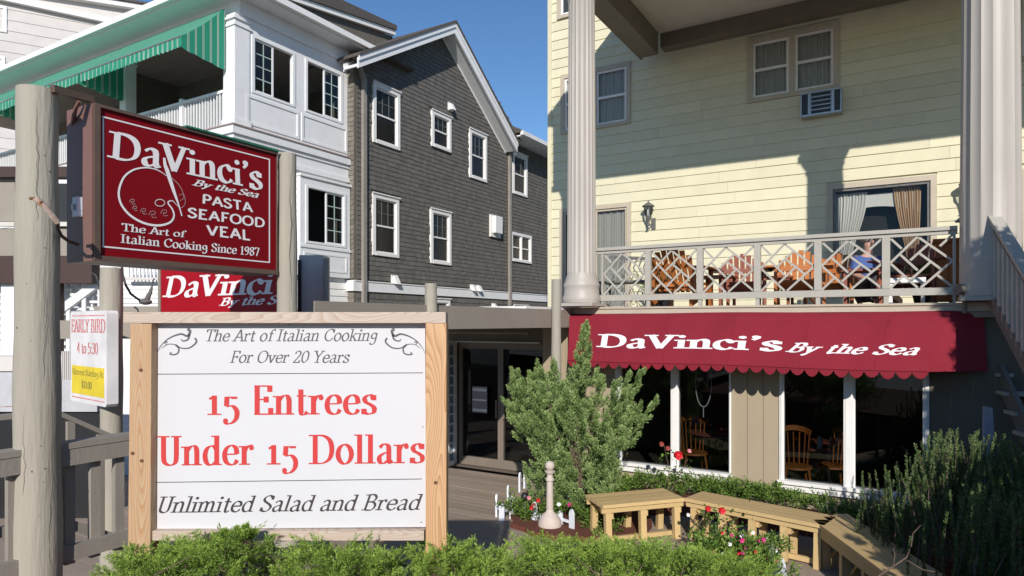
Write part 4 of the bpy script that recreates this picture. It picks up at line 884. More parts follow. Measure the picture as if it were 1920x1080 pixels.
# sunroom wall on the side (+u): posts, sill panels
wA = [zv(473,0)[0], zv(552,0)[0], zv(473,172)[1], zv(473,66)[1]]; wB = [zv(573,0)[0], zv(641,0)[0], wA[2], wA[3]]
mb = wallcore(fw, vL+.40, vR, ZB, ZT, [wA, wB], MB(), -.12, 0); wh.part('sunroom_wall', mb, m_white)
def trimrect(a0, a1, z0, z1, w=.07, o=.025):
    m = MB(); pb(m, fw, a0, a1, .0005, o, z0, z0+w); pb(m, fw, a0, a1, .0005, o, z1-w, z1); pb(m, fw, a0, a0+w, .0005, o, z0+w, z1-w); pb(m, fw, a1-w, a1, .0005, o, z0+w, z1-w); split8(wh, 'panel_moulding', m, m_white)
vm = (wA[1]+wB[0])/2
trimrect(vL+.45, vm-.04, ZB+.12, wA[2]-.10); trimrect(vm+.04, vR-.1, ZB+.12, wA[2]-.10)
def slider(r, lights_left):
    a0, a1, z0, z1 = r; W_ = MB(); w = .06
    pb(W_, fw, a0-.02, a0+w, -.1, .02, z0-.02, z1+.02); pb(W_, fw, a1-w, a1+.02, -.1, .02, z0-.02, z1+.02); pb(W_, fw, a0+w, a1-w, -.1, .02, z0-.02, z0+w*.7); pb(W_, fw, a0+w, a1-w, -.1, .02, z1-w*.7, z1+.02)
    wn_ = wh.part('window', W_, m_white); am = (a0+a1)/2; b0, b1 = (a0+w, am) if lights_left else (am, a1-w); s = MB(); e = .045
    pb(s, fw, b0, b0+e, -.06, -.02, z0+w*.7, z1-w*.7); pb(s, fw, b1-e, b1, -.06, -.02, z0+w*.7, z1-w*.7); pb(s, fw, b0+e, b1-e, -.06, -.02, z0+w*.7, z0+w*.7+e); pb(s, fw, b0+e, b1-e, -.06, -.02, z1-w*.7-e, z1-w*.7); wh.part('sash', s, m_white, wn_)
    g = MB(); y0, y1 = z0+w*.7+e, z1-w*.7-e
    pb(g, fw, (b0+b1)/2-.012, (b0+b1)/2+.012, -.05, -.03, y0, y1)
    for k in range(1, 4): z = y0+(y1-y0)*k/4; pb(g, fw, b0+e, b1-e, -.049, -.031, z-.012, z+.012)
    wh.part('muntin', g, m_muntin, wn_)
    p = MB(); p.add([fw(b0+e, -.04, y0), fw(b1-e, -.04, y0), fw(b1-e, -.04, y1), fw(b0+e, -.04, y1)], [(0,1,2,3)]); wh.part('pane', p, m_glass, wn_, fix=False)
slider(wA, True); slider(wB, False)
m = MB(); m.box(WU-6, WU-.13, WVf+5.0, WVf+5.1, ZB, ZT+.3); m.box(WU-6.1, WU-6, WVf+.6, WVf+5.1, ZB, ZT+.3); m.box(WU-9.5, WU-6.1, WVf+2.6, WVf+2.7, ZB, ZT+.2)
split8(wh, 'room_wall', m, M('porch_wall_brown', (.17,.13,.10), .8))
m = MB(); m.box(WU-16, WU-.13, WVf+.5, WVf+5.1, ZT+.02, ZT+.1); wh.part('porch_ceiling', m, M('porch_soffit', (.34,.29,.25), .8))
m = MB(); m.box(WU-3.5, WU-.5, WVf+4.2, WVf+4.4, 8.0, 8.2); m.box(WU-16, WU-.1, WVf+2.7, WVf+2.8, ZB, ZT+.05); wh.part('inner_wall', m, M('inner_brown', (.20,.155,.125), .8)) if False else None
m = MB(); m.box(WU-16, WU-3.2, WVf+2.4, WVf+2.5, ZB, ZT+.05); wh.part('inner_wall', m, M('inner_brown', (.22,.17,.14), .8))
# frieze, eaves and gutter round the corner
m = MB(); m.box(WU-16, WU+.06, WVf+.1, WVf+.3, ZT, ZT+.36); m.box(WU-.2, WU+.06, WVf+.3, vR, ZT, ZT+.36); split8(wh, 'frieze', m, m_white)
m = MB(); m.box(WU-16, WU+.55, WVf-.55, WVf+.3, ZT+.36, ZT+.40); m.box(WU+.061, WU+.55, WVf+.3, vR+.35, ZT+.36, ZT+.40); split8(wh, 'soffit', m, m_white)
m = MB(); m.box(WU-16, WU+.62, WVf-.68, WVf-.55, ZT+.40, ZT+.55); m.box(WU+.55, WU+.68, WVf-.55, vR+.4, ZT+.40, ZT+.55); split8(wh, 'gutter', m, m_white2)
m = MB(); m.hexa([(WU-16, WVf-.56, ZT+.5),(WU+.56, WVf-.56, ZT+.5),(WU+.56, WVf+6.2, ZT+.5),(WU-16, WVf+6.2, ZT+.5),(WU-16, WVf+3.5, ZT+1.7),(WU-3.5, WVf+3.5, ZT+1.7),(WU-3.5, WVf+4.5, ZT+1.7),(WU-16, WVf+4.5, ZT+1.7)]); wh.part('roof', m, m_roof)
# rear cross gable rising to the grey roof
q0 = Pu(505, -14, WU-.9); q1 = Pu(742, 66, WU-.9); m = MB()
def rg(a, o, b): return (WU-.9-o, a, b)
m.prism([(q0[0], q0[1]), (q1[0], q1[1]), (q1[0], q1[1]+.16), (q0[0], q0[1]+.16)], rg, 0, .12); wh.part('rake_board', m, m_white2)
m = MB(); m.prism([(q0[0], q0[1]+.165), (q1[0], q1[1]+.165), (q1[0], q1[1]+.32), (q0[0]-1, q0[1]+.62)], rg, -.06, 3.5); wh.part('cross_roof', m, m_roof)
m = MB(); m.prism([(q0[0], ZT+.6), (q1[0], ZT+.4), (q1[0], q1[1]-.002), (q0[0], q0[1]-.002)], rg, .14, .3); wh.part('gable_shingles', m, m_shin)
# balcony front
boxpost(WVf, WVf+.3, WU-5.0, WU-4.7, ZB, ZT, 'post'); boxpost(WVf, WVf+.3, WU-9.6, WU-9.3, ZB, ZT, 'post')
m = MB(); m.box(WU-16, WU-.42, WVf+.10, WVf+.2, ZB+.92, ZB+.99); rr = wh.part('handrail', m, m_white)
m = MB(); m.box(WU-16, WU-.42, WVf+.11, WVf+.18, ZB+.07, ZB+.12); wh.part('lower_rail', m, m_white)
n = 120
for i in range(n):
    u = WU-.5-i*.118; m = MB(); m.box(u-.018, u+.018, WVf+.125, WVf+.165, ZB+.121, ZB+.919); wh.part('baluster', m, m_white, fix=False)
m = MB(); m.box(WU-2.35, WU-2.22, WVf+.08, WVf+.22, ZB, ZB+1.05); wh.part('newel', m, m_white)
# floor band mouldings wrapping the corner
def band(z0, z1, o, nm='floor_band', mat=m_white):
    m = MB(); m.box(WU-16, WU+o, WVf-o, WVf+.3, z0, z1); m.box(WU-.2, WU+o, WVf+.3, vR+.02, z0, z1); split8(wh, nm, m, mat)
band(7.19, 7.22, .17, 'drip_edge', M('pinkish_flashing', (.40,.30,.28), .6)); band(7.0, 7.189, .14); band(6.9, 6.999, .08); band(6.62, 6.899, .04); band(6.5, 6.619, .1)
# lower storey: clapboards on the side, window bay
lw = [zv(567,0)[0], zv(641,0)[0], 4.60, 6.12]
mb = wallcore(fw, vL, vR, 0, 6.49, [[lw[0]-.1, lw[1]+.1, 4.5, 6.2]], MB(), -.2, -.02); wh.part('lower_wall', mb, m_white)
lap(wh, fw, vL, vR+.0, 2.6, 6.49, .20, [[lw[0]-.2, lw[1]+.2, 3.7, 6.4]], m_white2, 'clapboard', lip=.02)
lap(wh, fwf, WU-14, WU-.02, 2.4, 6.49, .20, [], m_white2, 'clapboard', lip=.02)
m = MB(); m.box(WU-14, WU-.02, WVf+.021, WVf+.2, 0, 6.49); wh.part('front_wall', m, m_white)
b0, b1 = lw[0]-.2, lw[1]+.18
ob = .14; fw2 = UP_(WU+ob)
mb = wallcore(fw2, b0, b1, 3.72, 6.35, [lw], MB(), -ob-.02, 0); wh.part('window_bay', mb, m_white)
m = MB(); pb(m, fw2, b0-.03, b1+.03, -ob, .05, 6.3505, 6.42); pb(m, fw2, b0-.02, b1+.02, 0.0005, .03, 4.46, 4.53); split8(wh, 'bay_moulding', m, m_white)
m = MB(); pb(m, fw2, b0+.12, b0+.17, .0005, .015, 3.85, 4.35); pb(m, fw2, b1-.17, b1-.12, .0005, .015, 3.85, 4.35); pb(m, fw2, b0+.17, b1-.17, .0005, .015, 4.3, 4.35); pb(m, fw2, b0+.17, b1-.17, .0005, .015, 3.85, 3.9); split8(wh, 'panel_moulding', m, m_white)
fw_old = fw; fw = fw2; slider(lw, False); fw = fw_old
m = MB(); pb(m, fw2, lw[0]-.05, lw[1]+.05, -.7, -.6, 4.4, 6.3); wh.part('room_wall', m, m_dark)
# green striped awning over the balcony ----------------------------------------
m_aw = bpy.data.materials.new('green_stripe_canvas'); m_aw.use_nodes = True; nt = m_aw.node_tree; b = nt.nodes['Principled BSDF']; b.inputs['Roughness'].default_value = .8
tc = nt.nodes.new('ShaderNodeTexCoord'); sx = nt.nodes.new('ShaderNodeSeparateXYZ'); nt.links.new(tc.outputs['Object'], sx.inputs[0])
ad = nt.nodes.new('ShaderNodeMath'); ad.operation = 'ADD'; nt.links.new(sx.outputs[0], ad.inputs[0]); nt.links.new(sx.outputs[1], ad.inputs[1])
mu = nt.nodes.new('ShaderNodeMath'); mu.operation = 'MULTIPLY'; mu.inputs[1].default_value = 5.2; nt.links.new(sx.outputs[0], mu.inputs[0])
frc = nt.nodes.new('ShaderNodeMath'); frc.operation = 'FRACT'; nt.links.new(mu.outputs[0], frc.inputs[0])
rp = nt.nodes.new('ShaderNodeValToRGB'); rp.color_ramp.interpolation = 'CONSTANT'; e = rp.color_ramp.elements
e[0].color = (.025,.30,.19,1); e[1].position = .62; e[1].color = (.50,.60,.51,1); x = e.new(.70); x.color = (.03,.28,.18,1); x = e.new(.78); x.color = (.50,.60,.51,1); x = e.new(.86); x.color = (.025,.30,.19,1)
nt.links.new(frc.outputs[0], rp.inputs[0]); nt.links.new(rp.outputs[0], b.inputs['Base Color'])
tr = nt.nodes.new('ShaderNodeBsdfTranslucent'); mx = nt.nodes.new('ShaderNodeMixShader'); mx.inputs[0].default_value = .25; nt.links.new(rp.outputs[0], tr.inputs[0]); nt.links.new(b.outputs[0], mx.inputs[1]); nt.links.new(tr.outputs[0], mx.inputs[2]); nt.links.new(mx.outputs[0], nt.nodes['Material Output'].inputs[0])
m_aw2 = m_aw.copy(); m_aw2.name = 'green_stripe_flap'; n2_ = m_aw2.node_tree; q_ = [x for x in n2_.nodes if x.type == 'SEPXYZ'][0]; q2_ = [x for x in n2_.nodes if x.type == 'MATH' and x.operation == 'MULTIPLY'][0]; n2_.links.new(q_.outputs[1], q2_.inputs[0])
ga = Thing('green_awning', 'green and white striped awning hanging over the white balcony', 'awning', (WU, WVf, 9))
UA = WU-.28; za, zf, pj = 10.08, 9.0, 1.12; seg = [UA, UA-4.4, UA-4.5, UA-9.2, UA-9.3, UA-14.5]
for k in range(0, 6, 2):
    a1, a0 = seg[k], seg[k+1]; n = 60; m = MB(); m.sm = True; rows = 6; vs = []
    for i in range(n+1):
        for j in range(rows+1):
            t = j/rows; sg = .05*sin(pi*t)+.012*sin(i*.55)*sin(pi*t); vs.append((a0+(a1-a0)*i/n, WVf-.06-pj*t, za+(zf-za)*t-sg))
    m.add(vs, [(i*(rows+1)+j, (i+1)*(rows+1)+j, (i+1)*(rows+1)+j+1, i*(rows+1)+j+1) for i in range(n) for j in range(rows)]); cp = ga.part('canopy', m, m_aw, fix=False)
    m = MB(); N = int((a1-a0)/.152)*6; base = [(a0+(a1-a0)*i/N, WVf-.06-pj, zf) for i in range(N+1)]; low = [(p[0], p[1]+.01*sin(i*.9), p[2]-.22-.035*abs(sin(pi*i/6))) for i, p in enumerate(base)]
    m.add(base+low, [(i, i+1, N+2+i, N+1+i) for i in range(N)]); ga.part('valance', m, m_aw, fix=False)
    for uu_ in (a1, a0+.0):
        m = MB(); N = 10; top = [(uu_, WVf-.06-pj*i/N, za+(zf-za)*i/N-.05*sin(pi*i/N)) for i in range(N+1)]
        lw_ = [(uu_, WVf-.06-pj*i/N, 8.60+(zf-.25-8.60)*i/N-.03*abs(sin(pi*i*.7))) for i in range(N+1)]
        m.add(top+lw_, [(i, i+1, N+2+i, N+1+i) for i in range(N)]); ga.part('end_flap', m, m_aw2, fix=False)
    m = MB(); m.tube([(a0, WVf-.06-pj, zf+.0), (a1, WVf-.06-pj, zf+.0)], .02, 6); ga.part('front_bar', m, m_alu)
# ================================================================ grey shingled house
GU = -13.7; gr = Thing('grey_shingled_house', 'dark grey cedar shingled gable house with white trimmed windows', 'building', (GU, 16, 0)); fg = UP_(GU)
gz = lambda px, py: Pu(px, py, GU)
g0 = Pv(650, 400, 13.9)[0] if False else gz(664, 400)[0]; gE = 29.6
gA = gz(690, 100); gP = gz(853, 42); gB = gz(972, 262); eave = 9.75
zpk = gP[1]; vpk = gP[0]; zl = 10.35; slp = (zpk-zl)/(vpk-gA[0]-.25)
def ztop(v):
    if v < gB[0]: return min(zpk-abs(v-vpk)*slp, zpk)
    return eave
def gwin(px0, py0, px1, py1):      # top-left and bottom-right pixel of the outer trim
    a0, z1 = gz(px0, py0); a1, z0 = gz(px1, py1); return [a0, a1, z0, z1]
gw = [gwin(698,153,748,283), gwin(808,206,844,287), gwin(879,241,911,343), gwin(697,362,746,484), gwin(806,391,844,498), gwin(960,283,987,371), gwin(957,434,995,495)]
low = [gwin(812,560,842,640), gwin(962,572,988,640)]
fl2 = [gw[0], gw[1], gw[2], gw[3], gw[4], gw[5], gw[6]]+low
# backing wall
pts = [(g0, 0), (gE, 0), (gE, eave), (gB[0], eave), (gB[0], ztop(gB[0]-.01)), (vpk, zpk-.02), (g0, ztop(g0))]
m = MB(); m.prism(pts, fg, -.25, -.02); 
wall_back = gr.part('wall', m, m_shin)
def shingles(name, fn, a0, a1, z0, top, opn, skip=None):
    V = []; Fc = []; z = z0; e = .142; row = 0; n = 0
    while z < 14:
        a = a0+random.random()*.1; row += 1; got = False
        a_prev = a0
        while a_prev < a1:
            w = random.choice((.11,.14,.17,.2)); b = min(a_prev+w, a1); c = (a_prev+b)/2; zt = z+e+.012
            if zt-.02 < top(c) and not any(o[0]-.02 < c < o[1]+.02 and o[2]-.05 < z+e/2 < o[3]+.05 for o in opn) and not (skip and skip(c, z+e/2)):
                got = True; o1 = .017+random.random()*.006; j = random.uniform(-.008, .006); x0, x1 = a_prev+.002, b-.002
                q = [fn(x0, o1, z+j), fn(x1, o1, z+j), fn(x1, .002, zt), fn(x0, .002, zt), fn(x0, -.018, z+j), fn(x1, -.018, z+j), fn(x1, -.018, zt), fn(x0, -.018, zt)]
                V += q; k = 8*n; n += 1; Fc += [(k, k+1, k+2, k+3), (k+4, k+5, k+1, k), (k+4, k, k+3, k+7), (k+1, k+5, k+6, k+2)]
            a_prev = b
        z += e
    m = MB(); m.v = V; m.f = Fc; return m
ZBt = gz(686, 527)[1]; ZBb = ZBt-.31
m = shingles('shingles', fg, g0+.1, gE, 0.6, ztop, fl2, lambda a, z: ZBb-.05 < z < ZBt+.02)
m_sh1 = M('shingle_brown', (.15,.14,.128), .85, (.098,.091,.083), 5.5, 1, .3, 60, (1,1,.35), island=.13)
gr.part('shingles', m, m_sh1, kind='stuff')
# street-facing return of the corner (lit), with its own shingles
fgr = VP_(g0); ur0 = WU-.1
m = MB(); pb(m, fgr, ur0-.6, GU, -.2, 0, 0, 10.3); gr.part('corner_return', m, m_shin)
m = shingles('s', fgr, ur0-.1, GU-.01, 0.6, lambda c: 10.3, [], lambda a, z: ZBb-.05 < z < ZBt+.02)
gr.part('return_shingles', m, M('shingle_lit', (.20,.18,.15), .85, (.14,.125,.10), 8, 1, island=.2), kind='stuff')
m = MB(); pb(m, fg, g0-.03, gE, -.0, .05, ZBb, ZBt); pb(m, fg, g0-.03, gE, .0505, .075, ZBt-.03, ZBt); split8(gr, 'belt_board', m, m_white)
m = MB(); pb(m, fgr, ur0-.1, GU+.05, .03, .08, ZBb, ZBt); gr.part('belt_return', m, m_white2)
m_gm = M('dark_grille', (.14,.17,.16), .5)
for i, r in enumerate(gw+low):
    if i == 6:
        window(gr, fg, r, trim=.11, tmat=m_white2, n=2, curtain=None, out=.06)
    else: window(gr, fg, r, trim=.12, tmat=m_white2, smat=m_muntin if False else m_white2, grid=(3, 2, True), gmat=m_gm, curtain=m_curt if i in (0, 3, 4, 2) else None, out=.06, cur='low', head=.04)
# roof slabs, rakes and soffits
OH = .56
def rakeside(v0, z0, v1, z1, dep=9):
    def rf(a, o, b): return (GU+o, a, b)
    t = .2; m = MB(); m.prism([(v0, z0), (v1, z1), (v1, z1+.30), (v0, z0+.30)], rf, OH-.03, OH+.02); m.prism([(v0, z0+.2), (v1, z1+.2), (v1, z1+.34), (v0, z0+.34)], rf, OH+.021, OH+.06); gr.part('rake_board', m, m_white)
    m = MB(); m.prism([(v0, z0+.05), (v1, z1+.05), (v1, z1+.12), (v0, z0+.12)], rf, .0, OH-.031); gr.part('rake_soffit', m, m_white)
    m = MB(); m.prism([(v0, z0+.345), (v1, z1+.345), (v1, z1+.43), (v0, z0+.43)], rf, -dep, OH+.09); gr.part('roof', m, m_roof)
    m = MB(); m.prism([(v0, z0+.0), (v1, z1+.0), (v1, z1+.22), (v0, z0+.22)], rf, .001, .03); gr.part('frieze_board', m, m_white)
def tov(px, py, u): return Pu(px, py, u)
uo = GU+OH+.02; pk = tov(853, 62, uo); le = tov(672, 127, uo); re_ = tov(968, 280, uo)
sl_ = (pk[1]-re_[1])/(re_[0]-pk[0])
rakeside(le[0], le[1], pk[0], pk[1], 1.5); rakeside(pk[0], pk[1], re_[0]+.1, re_[1]-.1*sl_)
m = MB(); m.box(GU+.0, GU+OH+.25, gz(945,262)[0], 31.5, eave-.02, eave+.03); gr.part('soffit', m, m_white)
m = MB(); m.box(GU+OH+.25, GU+OH+.38, gz(945,262)[0]-.1, 31.5, eave+.0, eave+.16); gr.part('gutter', m, m_white2)
m = MB(); vg = gz(945,262)[0]-.1; m.hexa([(GU+OH+.3, vg, eave+.1),(GU+OH+.3, 31.5, eave+.1),(GU-4, 31.5, eave+.1),(GU-4, vg, eave+.1),(GU+OH+.3, vg, eave+.2),(GU+OH+.3, 31.5, eave+.2),(GU-4, 31.5, eave+2.6),(GU-4, vg, eave+2.6)]); gr.part('lower_roof', m, m_roof)
m = MB(); m.box(GU+.1, GU+.9, gE+.3, 31.4, eave-.9, eave-.03); gr.part('porch_beam', m, m_shin)
# downpipes
def downpipe(px, zt_, zb_, elbow):
    v = gz(px, 400)[0]; m = MB(); m.box(GU+.03, GU+.13, v-.07, v+.07, zb_, zt_); 
    m.bar((GU+.08, v, zt_-.02), (GU+elbow[0], v-elbow[1], zt_+elbow[2]), .13, .1, up=(0,1,0)); gr.part('downpipe', m, m_alubr if False else M('downpipe_grey', (.30,.27,.235), .5))
downpipe(679, 9.55, 0, (.05, .35, .6)); downpipe(953, 9.25, 0, (.6, .1, .45))
# vents, light and meter box
def hood(px, py, s, lab):
    v, z = gz(px, py); t = Thing('wall_vent', lab, 'vent', (GU, v, z)); m = MB(); m.box(GU+.02, GU+.05, v-s, v+s, z-s, z+s); t.part('flange', m, m_white2)
    m = MB(); m.hexa([(GU+.05,v-s*.7,z-s*.7),(GU+.22,v-s*.7,z-s*.9),(GU+.22,v+s*.7,z-s*.9),(GU+.05,v+s*.7,z-s*.7),(GU+.05,v-s*.7,z+s*.7),(GU+.12,v-s*.6,z+s*.6),(GU+.12,v+s*.6,z+s*.6),(GU+.05,v+s*.7,z+s*.7)]); t.part('hood', m, m_white2)
hood(843, 201, .14, 'white vent hood high on the grey gable between two windows'); hood(738, 525, .15, 'white vent hood on the white belt near the downpipe')
hood(884, 540, .13, 'left one of two small white vents side by side above the belt'); hood(895, 541, .13, 'right one of two small white vents side by side above the belt'); hood(924, 575, .13, 'low white vent just above the entry roof')
v, z = gz(926, 425); t = Thing('meter_box', 'white meter box on the grey shingles beside the far downpipe', 'utility box', (GU, v, z)); m = MB(); m.box(GU+.02, GU+.1, v-.36, v+.36, z-.42, z+.42); t.part('base', m, m_white2); m = MB(); m.box(GU+.101, GU+.26, v-.27, v+.24, z-.28, z+.38); t.part('cover', m, m_white, bevel=.02)
v, z = gz(884, 164); t = Thing('gable_spotlight', 'small white spotlight arm on the right rake of the grey gable', 'spotlight', (GU, v, z)); m = MB(); m.tube([(GU+.02,v,z),(GU+.38,v-.02,z+.03)], .04, 8); t.part('arm', m, m_white2); m = MB(); m.ball((GU+.42,v-.02,z+.0), .07, 8); t.part('lamp', m, m_white2)
# small white balcony rail at the far end of the grey house
fb = Thing('far_balcony', 'white balcony rail glimpsed between the grey house and the yellow hotel', 'railing', (GU+.2, 30.2, 7)); 
a, z1 = Pu(1000, 375, GU+.2); m = MB(); m.box(GU+.2, GU+.3, 29.65, 33.5, z1-.45, z1-.2); fb.part('beam', m, m_white)
m = MB(); m.box(GU+.2, GU+.28, 29.65, 33.5, z1-.1, z1+.9); fb.part('rail_panel', m, m_white); m = MB(); m.box(GU+.18, GU+.32, 29.65, 33.5, z1+.9, z1+.96); fb.part('cap_rail', m, m_white)
# ================================================================ big pale lap sided block behind
dx, dy = .871, .491; bd = Thing('pale_apartment_block', 'pale lap sided apartment block rising behind the green awning', 'building', (0,0,0), ang=0)
B0 = ((-60-960)/F*30, 30.0); n_ = (dy, -dx)
def fb2(a, o, b): return (B0[0]+dx*a+n_[0]*o, B0[1]+dy*a+n_[1]*o, b)
def bpx(px, py):
    q = (px-960)/F; # intersection: B0.x+dx*t = q*(B0.y+dy*t)
    t = (q*B0[1]-B0[0])/(dx-q*dy); Y = B0[1]+dy*t; return t, H+(AZ-py)/F*Y
tR, zR = bpx(309, 20); t0_, z0_ = bpx(33, 0); t1_, z1_ = bpx(262, 50); tU, zU = bpx(183, 0)
sl2 = (zR-zU)/(tR-tU); sl1 = (z1_-z0_)/(t1_-t0_)
topz = lambda a: zR+(a-tR)*sl2+.0; trz = lambda a: z0_+(a-t0_)*sl1
m = MB(); m.prism([(-12,0),(tR,0),(tR,topz(tR)),(-12,topz(-12))], fb2, -6, 0); bd.part('wall', m, m_lap)
m = MB(); m.prism([(-12,topz(-12)-.25),(tR+.2,topz(tR+.2)-.25),(tR+.2,topz(tR+.2)),(-12,topz(-12))], fb2, .0005, .35); bd.part('rake_board', m, m_white2)
m = MB(); m.prism([(-12,trz(-12)-.25),(tR,trz(tR)-.25),(tR,trz(tR)),(-12,trz(-12))], fb2, .03, .3); bd.part('rake_board', m, m_white2)
m = MB(); m.prism([(-12,topz(-12)+.001),(tR+.3,topz(tR+.3)+.001),(tR+.3,topz(tR+.3)+.1),(-12,topz(-12)+.1)], fb2, -6, .45); bd.part('roof', m, m_roof)
ws = [[bpx(-20,0)[0], bpx(13,0)[0], bpx(13,62)[1], bpx(13,13)[1]], [bpx(-30,0)[0], bpx(10,0)[0], bpx(8,136)[1], bpx(8,107)[1]]]
z = 5.0
while z < 21:
    segs = [(-12, tR)]
    for w in ws:
        if w[2]-.05 < z+.25 < w[3]+.05: segs = [(-12, w[0]), (w[1], tR)]
    for p, q in segs:
        q = min(q, tR)
        if z+.5 > min(topz(p), topz(q)) + .2 and z > topz(q): continue
        zz = min(z+.5, max(topz(p), 0))
        m = MB(); m.add([fb2(p,.028,z), fb2(q,.028,z), fb2(q,.002,z+.5), fb2(p,.002,z+.5), fb2(p,0,z), fb2(q,0,z)], [(0,1,2,3),(4,5,1,0),(5,2,1),(4,0,3)]); 
        if z+.5 < topz(q)+.1: bd.part('siding_board', m, m_lap)
    z += .5
for w in ws:
    window(bd, fb2, w, trim=.12, tmat=m_white2, curtain=m_curt, out=.06)
# ================================================================ lower left clutter behind the poles
tc_ = Thing('brown_canopy_frame', 'dark brown and tan timber canopy frame behind the thick near pole', 'canopy', (0, 8.5, 2.8), ang=0)
def fbx(px0, py0, px1, py1, Y, d, mat, nm, lab=None):
    a, z1 = PY(px0, py0, Y); b, z0 = PY(px1, py1, Y); m = MB(); m.box(a, b, Y, Y+d, z0, z1); tc_.part(nm, m, mat, label=lab)
fbx(-120, 480, 172, 531, 10.0, .2, m_darkbr, 'lower_beam'); fbx(-120, 428, 172, 479.6, 10.12, .1, m_taupe, 'tan_board') 
fbx(-120, 416, 200, 424, 10.05, .06, m_darkgrey, 'ledge'); fbx(-120, 332, 28, 415, 10.12, .1, m_taupe, 'tan_board'); fbx(90, 344, 172, 427, 10.12, .1, m_black, 'dark_opening'); fbx(-120, 312, 172, 331.6, 10.0, .2, m_darkbr, 'upper_beam')
fbx(-120, 332, -60, 1060, 10.05, .1, m_taupe, 'post'); fbx(100, 531.6, 112, 930, 10.05, .1, m_darkbr, 'post')
m_lw = M('white_lattice', (.80,.80,.80), .6)
ls = Thing('white_stair', 'white boarded stair with lattice panels behind the near poles', 'staircase', (0, 9.8, 0), ang=0)
Ys = 10.3
for i in range(13):
    X = PY(-60+i*21, 0, Ys)[0]; m = MB(); m.box(X-.02, X+.02, Ys, Ys+.03, PY(0, 700, Ys)[1], PY(0, 505, Ys)[1]); ls.part('lattice_slat', m, m_lw)
for i in range(10):
    z = PY(0, 512+i*13.5, Ys)[1]; m = MB(); m.box(PY(-70,0,Ys)[0], PY(190,0,Ys)[0], Ys-.031, Ys-.001, z-.02, z+.02); ls.part('lattice_slat', m, m_lw)
m = MB(); m.box(PY(-70,0,Ys)[0], PY(300,0,Ys)[0], Ys+.3, Ys+.4, 0, PY(0,505,Ys)[1]); ls.part('back_wall', m, m_white)
for k in range(9):
    z = PY(0, 515+k*9, Ys+.3)[1]; m = MB(); X0_, X1_ = PY(215,0,Ys+.3)[0], PY(300,0,Ys+.3)[0]; m.hexa([(X0_,Ys+.27,z-.075),(X1_,Ys+.27,z-.075),(X1_,Ys+.299,z-.075),(X0_,Ys+.299,z-.075),(X0_,Ys+.29,z-.003),(X1_,Ys+.29,z-.003),(X1_,Ys+.299,z-.003),(X0_,Ys+.299,z-.003)]); ls.part('clapboard', m, m_white2)
m = MB(); m.box(PY(226,0,Ys)[0], PY(300,0,Ys)[0], Ys+.1, Ys+.16, PY(0,524,Ys)[1], PY(0,519,Ys)[1]); ls.part('ledge', m, m_lap)
for k in range(10): X = PY(232+k*7,0,Ys)[0]; m = MB(); m.box(X-.012, X+.012, Ys+.12, Ys+.145, PY(0,519,Ys)[1]+.002, PY(0,498,Ys)[1]); ls.part('baluster', m, m_lw)
m = MB(); a = PY(108, 600, Ys-.1); b = PY(188, 528, Ys-.1); m.bar((a[0]-1.3, Ys-.1, a[1]-.85), (b[0], Ys-.1, b[1]), .09, .12); ls.part('handrail', m, m_white)
for k in range(9):
    f = k/8; X = a[0]-1.3+(b[0]-a[0]+1.3)*f; zz = a[1]-.85+(b[1]-a[1]+.85)*f; m = MB(); m.box(X-.03, X+.03, Ys-.12, Ys-.09, zz-1.1, zz-.06); ls.part('baluster', m, m_white)
for px in (8, 20): m = MB(); X = PY(px, 0, Ys-.2)[0]; m.box(X-.05, X+.05, Ys-.2, Ys-.12, .9, PY(0, 520, Ys)[1]); ls.part('newel', m, m_white)
lwb = Thing('low_grey_wall', 'low pale grey boarded wall behind the fence at lower left', 'wall', (0, 8.2, 0), ang=0); Yw = 8.2
for (y0, y1, mt_) in ((668, 696, m_lap), (698, 772, M('pale_grey_board', (.50,.50,.52), .6))):
    a, z1 = PY(-100, y0, Yw); b, z0 = PY(182, y1, Yw); m = MB(); m.box(a, b, Yw, Yw+.2, z0, z1); lwb.part('board', m, mt_)
m = MB(); m.box(PY(-100,0,Yw)[0], PY(182,0,Yw)[0], Yw+.05, Yw+.2, 0, PY(0,772.5,Yw)[1]); lwb.part('base', m, m_black)
bx_ = Thing('pale_crate', 'pale ribbed plastic crate beside the early bird sign', 'crate', (0, 7.9, 1), ang=0); a, z1 = PY(116, 660, 7.9); b, z0 = PY(133, 712, 7.9); m = MB(); m.box(a, b, 7.9, 8.15, z0, z1); bx_.part('body', m, m_lap)
for k in range(5): m = MB(); X = a+(b-a)*(k+.5)/5; m.box(X-.006, X+.006, 7.885, 7.8995, z0, z1+.01); bx_.part('rib', m, m_lap)

for (xa, xb, y0, hh, cc, lab, cat) in ((-26, -3.5, -19, 4.2, (.30,.22,.17), 'low brick shop row across the street behind the photographer', 'building'), (-1, 24, -18, 4.8, (.22,.20,.18), 'grey flat roofed building across the street behind the photographer', 'building')):
    t = Thing('street_building', lab, cat, (xa, y0, 0), ang=0); mt_ = M('far_wall', cc, .9)
    t.part('wall', MB().box(xa, xb, y0-10, y0, 0, hh), mt_); t.part('roof', MB().box(xa-.3, xb+.3, y0-10, y0+.3, hh+.001, hh+.25), m_roof)
    for k in range(int((xb-xa)/3)):
        for z0 in (1.2, 3.9)[:1]:
            X = xa+1+k*3; t.part('window', MB().box(X, X+1.4, y0+.001, y0+.06, z0, z0+1.5), m_white2); t.part('pane', MB().box(X+.08, X+1.32, y0+.061, y0+.07, z0+.08, z0+1.42), m_black)
